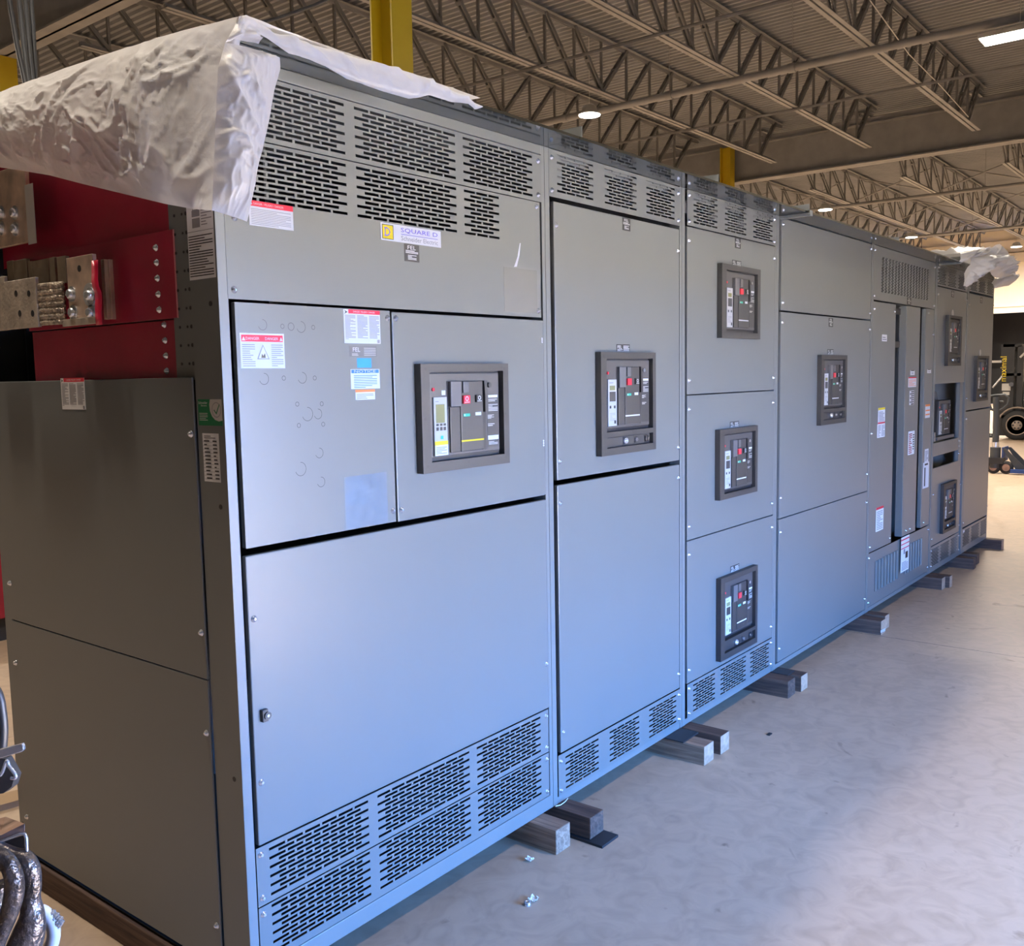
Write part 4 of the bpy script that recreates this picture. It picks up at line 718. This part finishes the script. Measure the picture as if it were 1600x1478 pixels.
b = MB(); b.tube([J(1548, 619), J(1556, 618), J(1570, 617), J(1576, 622), J(1575, 632), J(1567, 639), J(1558, 643), J(1549, 640), J(1544, 628)], .02, jackm, 8, closed=True); b.tube([J(1557, 627), J(1568, 628)], .016, jackm, 8); b.build('handle_loop', t)
b = MB(); p = J(1555, 712); b.cyl((p.x, p.y, .10), (p.x, p.y, .42), .075, jackm, 14); b.cyl((p.x, p.y, .42), (p.x, p.y, .50), .05, zinc, 12); b.box(p.x-.09, p.x+.09, p.y-.13, p.y+.13, .17, .26, black); b.build('hydraulic_pump', t)
for dy in (-.12, .06):
    b = MB(); y = J(1559, 735).y+dy; b.lathe([(.03, 0), (.092, .0), (.1, .012), (.1, .048), (.092, .06), (.03, .06)], (JX-.03, y, FZ+.1), (1, 0, 0), rubber, 24); wl = b.build('steer_wheel', t); b = MB(); b.lathe([(.055, -.004), (.05, 0), (.02, .0)], (JX-.03, y, FZ+.1), (1, 0, 0), rust, 18); b.build('wheel_hub', wl)
b = MB(); y0, y1 = J(1567, 700).y, J(1603, 738).y
for x in (JX-.02, JX+.34): b.prism([(x, y0, .40), (x, y0-.05, .40), (x, y1, .11), (x, y1, .055), (x, y1+.12, .055)], (.012, 0, 0), jackm)
b.box(JX-.02, JX+.352, y0-.01, y0+.01, .2, .42, jackb); b.build('lift_frame', t)
for x in (JX-.10, JX+.30): b = MB(); b.box(x, x+.15, y1-1.05, y1+.2, .035, .09, jackb); b.build('fork', t)['label'] = 'blue fork'
p = on(2, FZ, 1, 1003); b = MB(); b.box(p.x-.1, p.x+1.1, p.y-.02, p.y+.9, .16, .75, redboard); o = b.build('red_skid', bevel=.01); b = MB(); b.box(p.x-.1, p.x+1.1, p.y+.02, p.y+.10, FZ, .159, dkgrey); b.box(p.x-.1, p.x+1.1, p.y+.7, p.y+.78, FZ, .159, dkgrey); b.build('skid_foot', o); tag(o, 'red steel skid just visible behind the left cabinet edge', 'steel skid')
p = on(2, FZ, 12, 1262); b = MB(); b.prism([(p.x-.6, p.y+.10, FZ), (p.x+.16, p.y-.05, FZ), (p.x+.2, p.y+.05, FZ), (p.x-.55, p.y+.22, FZ)], (0, 0, .025), card); tag(b.build('cardboard_strip'), 'brown cardboard strip on the floor behind the left cabinet edge', 'cardboard')
# ------------------------------------------------------------------ rigging gear at the lower left corner
D0 = 1.12                                                   # metres ahead of the camera
def G(px, py, d=0.0): k = (D0+d); r = fw*FPX + rt*(px-800) + up*(CY-py); return CAM + r*(k/FPX)
def at_y(px, py, y): return on(1, y, px, py)
gy = G(50, 1400).y
t = thing('rigging_stand', 'worn steel rigging stand with curved shackles and a white ring in the lower left corner', 'rigging gear', (G(-60, 1400).x, gy, FZ))
hv = (G(40, 1310)-G(0, 1310)).normalized()
def smooth(P_, n=5):
    out = []
    for i in range(len(P_)-1):
        a, b_, c_, d_ = (Vector(P_[max(0, min(len(P_)-1, i+k))]) for k in (-1, 0, 1, 2))
        for j in range(n): t_ = j/n; out.append(.5*((2*b_)+(c_-a)*t_+(2*a-5*b_+4*c_-d_)*t_*t_+(3*b_-a-3*c_+d_)*t_**3))
    return out+[Vector(P_[-1])]
def bar(name, pts, r, m, rs=None, flat=1, lbl=None):
    q = MB(); pp = smooth([G(*p) for p in pts]); R_ = [v.x for v in smooth([(x, 0, 0) for x in rs])] if rs else None; q.tube(pp, r, m, 14, rs=R_, flat=flat); o = q.build(name, t)
    if lbl: o['label'] = lbl
    return o
q = MB(); q.prism([G(-60, 1303), G(-20, 1291, .12), G(10, 1283, .12), G(30, 1291, .04), G(39, 1294), G(38, 1299), G(0, 1313)], (0, 0, .006), rust); q.build('top_plate', t, bevel=.002)['label'] = 'rusty flat top plate'
q = MB(); q.tube([G(-60, 1334), G(0, 1315), G(32, 1303), G(39, 1304), G(41, 1310), G(42, 1345), G(43, 1380)], .0022, zinc, 6); q.prism([G(-60, 1336, .06), G(0, 1317, .06), G(38, 1305, .06), G(40, 1345, .06), G(0, 1345, .06), G(-60, 1350, .06)], Vector(hv)*.002, black); q.build('channel_frame', t)['label'] = 'thin edged steel channel'
bar('shackle', [(-10, 1322), (8, 1330), (24, 1337), (38, 1343), (47, 1360), (50, 1385), (48, 1405), (50, 1430), (46, 1455), (34, 1490), (30, 1520)], .011, forged, rs=[.008, .008, .009, .011, .0115, .0105, .011, .014, .018, .020, .02], lbl='worn curved forged shackle')
bar('shackle', [(-30, 1330, -.03), (-8, 1334, -.03), (10, 1346, -.03), (21, 1368, -.03), (22, 1395, -.03), (15, 1425, -.03), (5, 1452, -.03), (-6, 1480, -.03), (-10, 1520, -.03)], .010, forged, rs=[.009, .010, .010, .0105, .011, .010, .009, .009, .01], lbl='second curved forged shackle')
q = MB(); q.tube([G(58+28*math.cos(a)-2, 1458+36*math.sin(a), .04) for a in [math.radians(k) for k in range(-75, 100, 12)]], .010, ltgrey, 12, flat=.8); q.mats[0] = mat('white_enamel', (.75, .68, .68), .4); q.build('ring', t)['label'] = 'white enamelled ring'
q = MB()
for k in range(7): a = G(76+k*2.9, 1428+k*1.6+(k*.55)**2*.6, .04); c_ = G(76+k*2.9+2.9, 1428+k*1.6+1.6+(k*.55)**2*.6, .04); q.cyl(a, c_, .0072 if k % 2 else .006, zinc, 10)
q.build('threaded_bolt', t)['label'] = 'bright threaded bolt'
bar('bracket_edge', [(-30, 1192, .05), (-2, 1213, .05), (10, 1190, .05), (14, 1197, .05), (24, 1211, .05), (23, 1216, .05), (17, 1216, .05)], .0022, zinc)
q = MB(); q.prism([G(-40, 1180, .06), G(8, 1186, .06), G(23, 1213, .06), G(18, 1230, .06), G(5, 1240, .06), G(-40, 1245, .06)], Vector((.01, .004, 0)), black); q.build('latch_body', t)['label'] = 'black latch body'
q = MB(); a, c_ = G(-40, 1190), G(34, 1169); w = (G(34, 1178)-G(34, 1164)); n = (c_-a).normalized().cross(w.normalized()); q.prism([a+w*.55, a-w*.55, c_-w*.5, G(36, 1166), G(36.5, 1172), c_+w*.45], n*.006, ltgrey); q.mats[0] = zinc; q.build('flat_bar', t, bevel=.001)['label'] = 'bright flat steel bar'
bar('curved_guard', [(-20, 1060, .1), (-3, 1085, .1), (3, 1115, .1), (5, 1145, .1), (2, 1180, .1)], .006, black)
q = MB(); a = G(-75, 1400); q.box(a.x-.03, a.x+.03, a.y-.03, a.y+.03, FZ+.01, 1.45, forged); q.box(a.x-.15, a.x+.10, a.y-.15, a.y+.15, FZ, FZ+.01, forged); q.build('stand_post', t)
for z in (1.02, .93, .86): q = MB(); q.box(a.x-.0, a.x+.09, a.y-.012, a.y+.012, z, z+.03, forged); q.build('stand_arm', t)
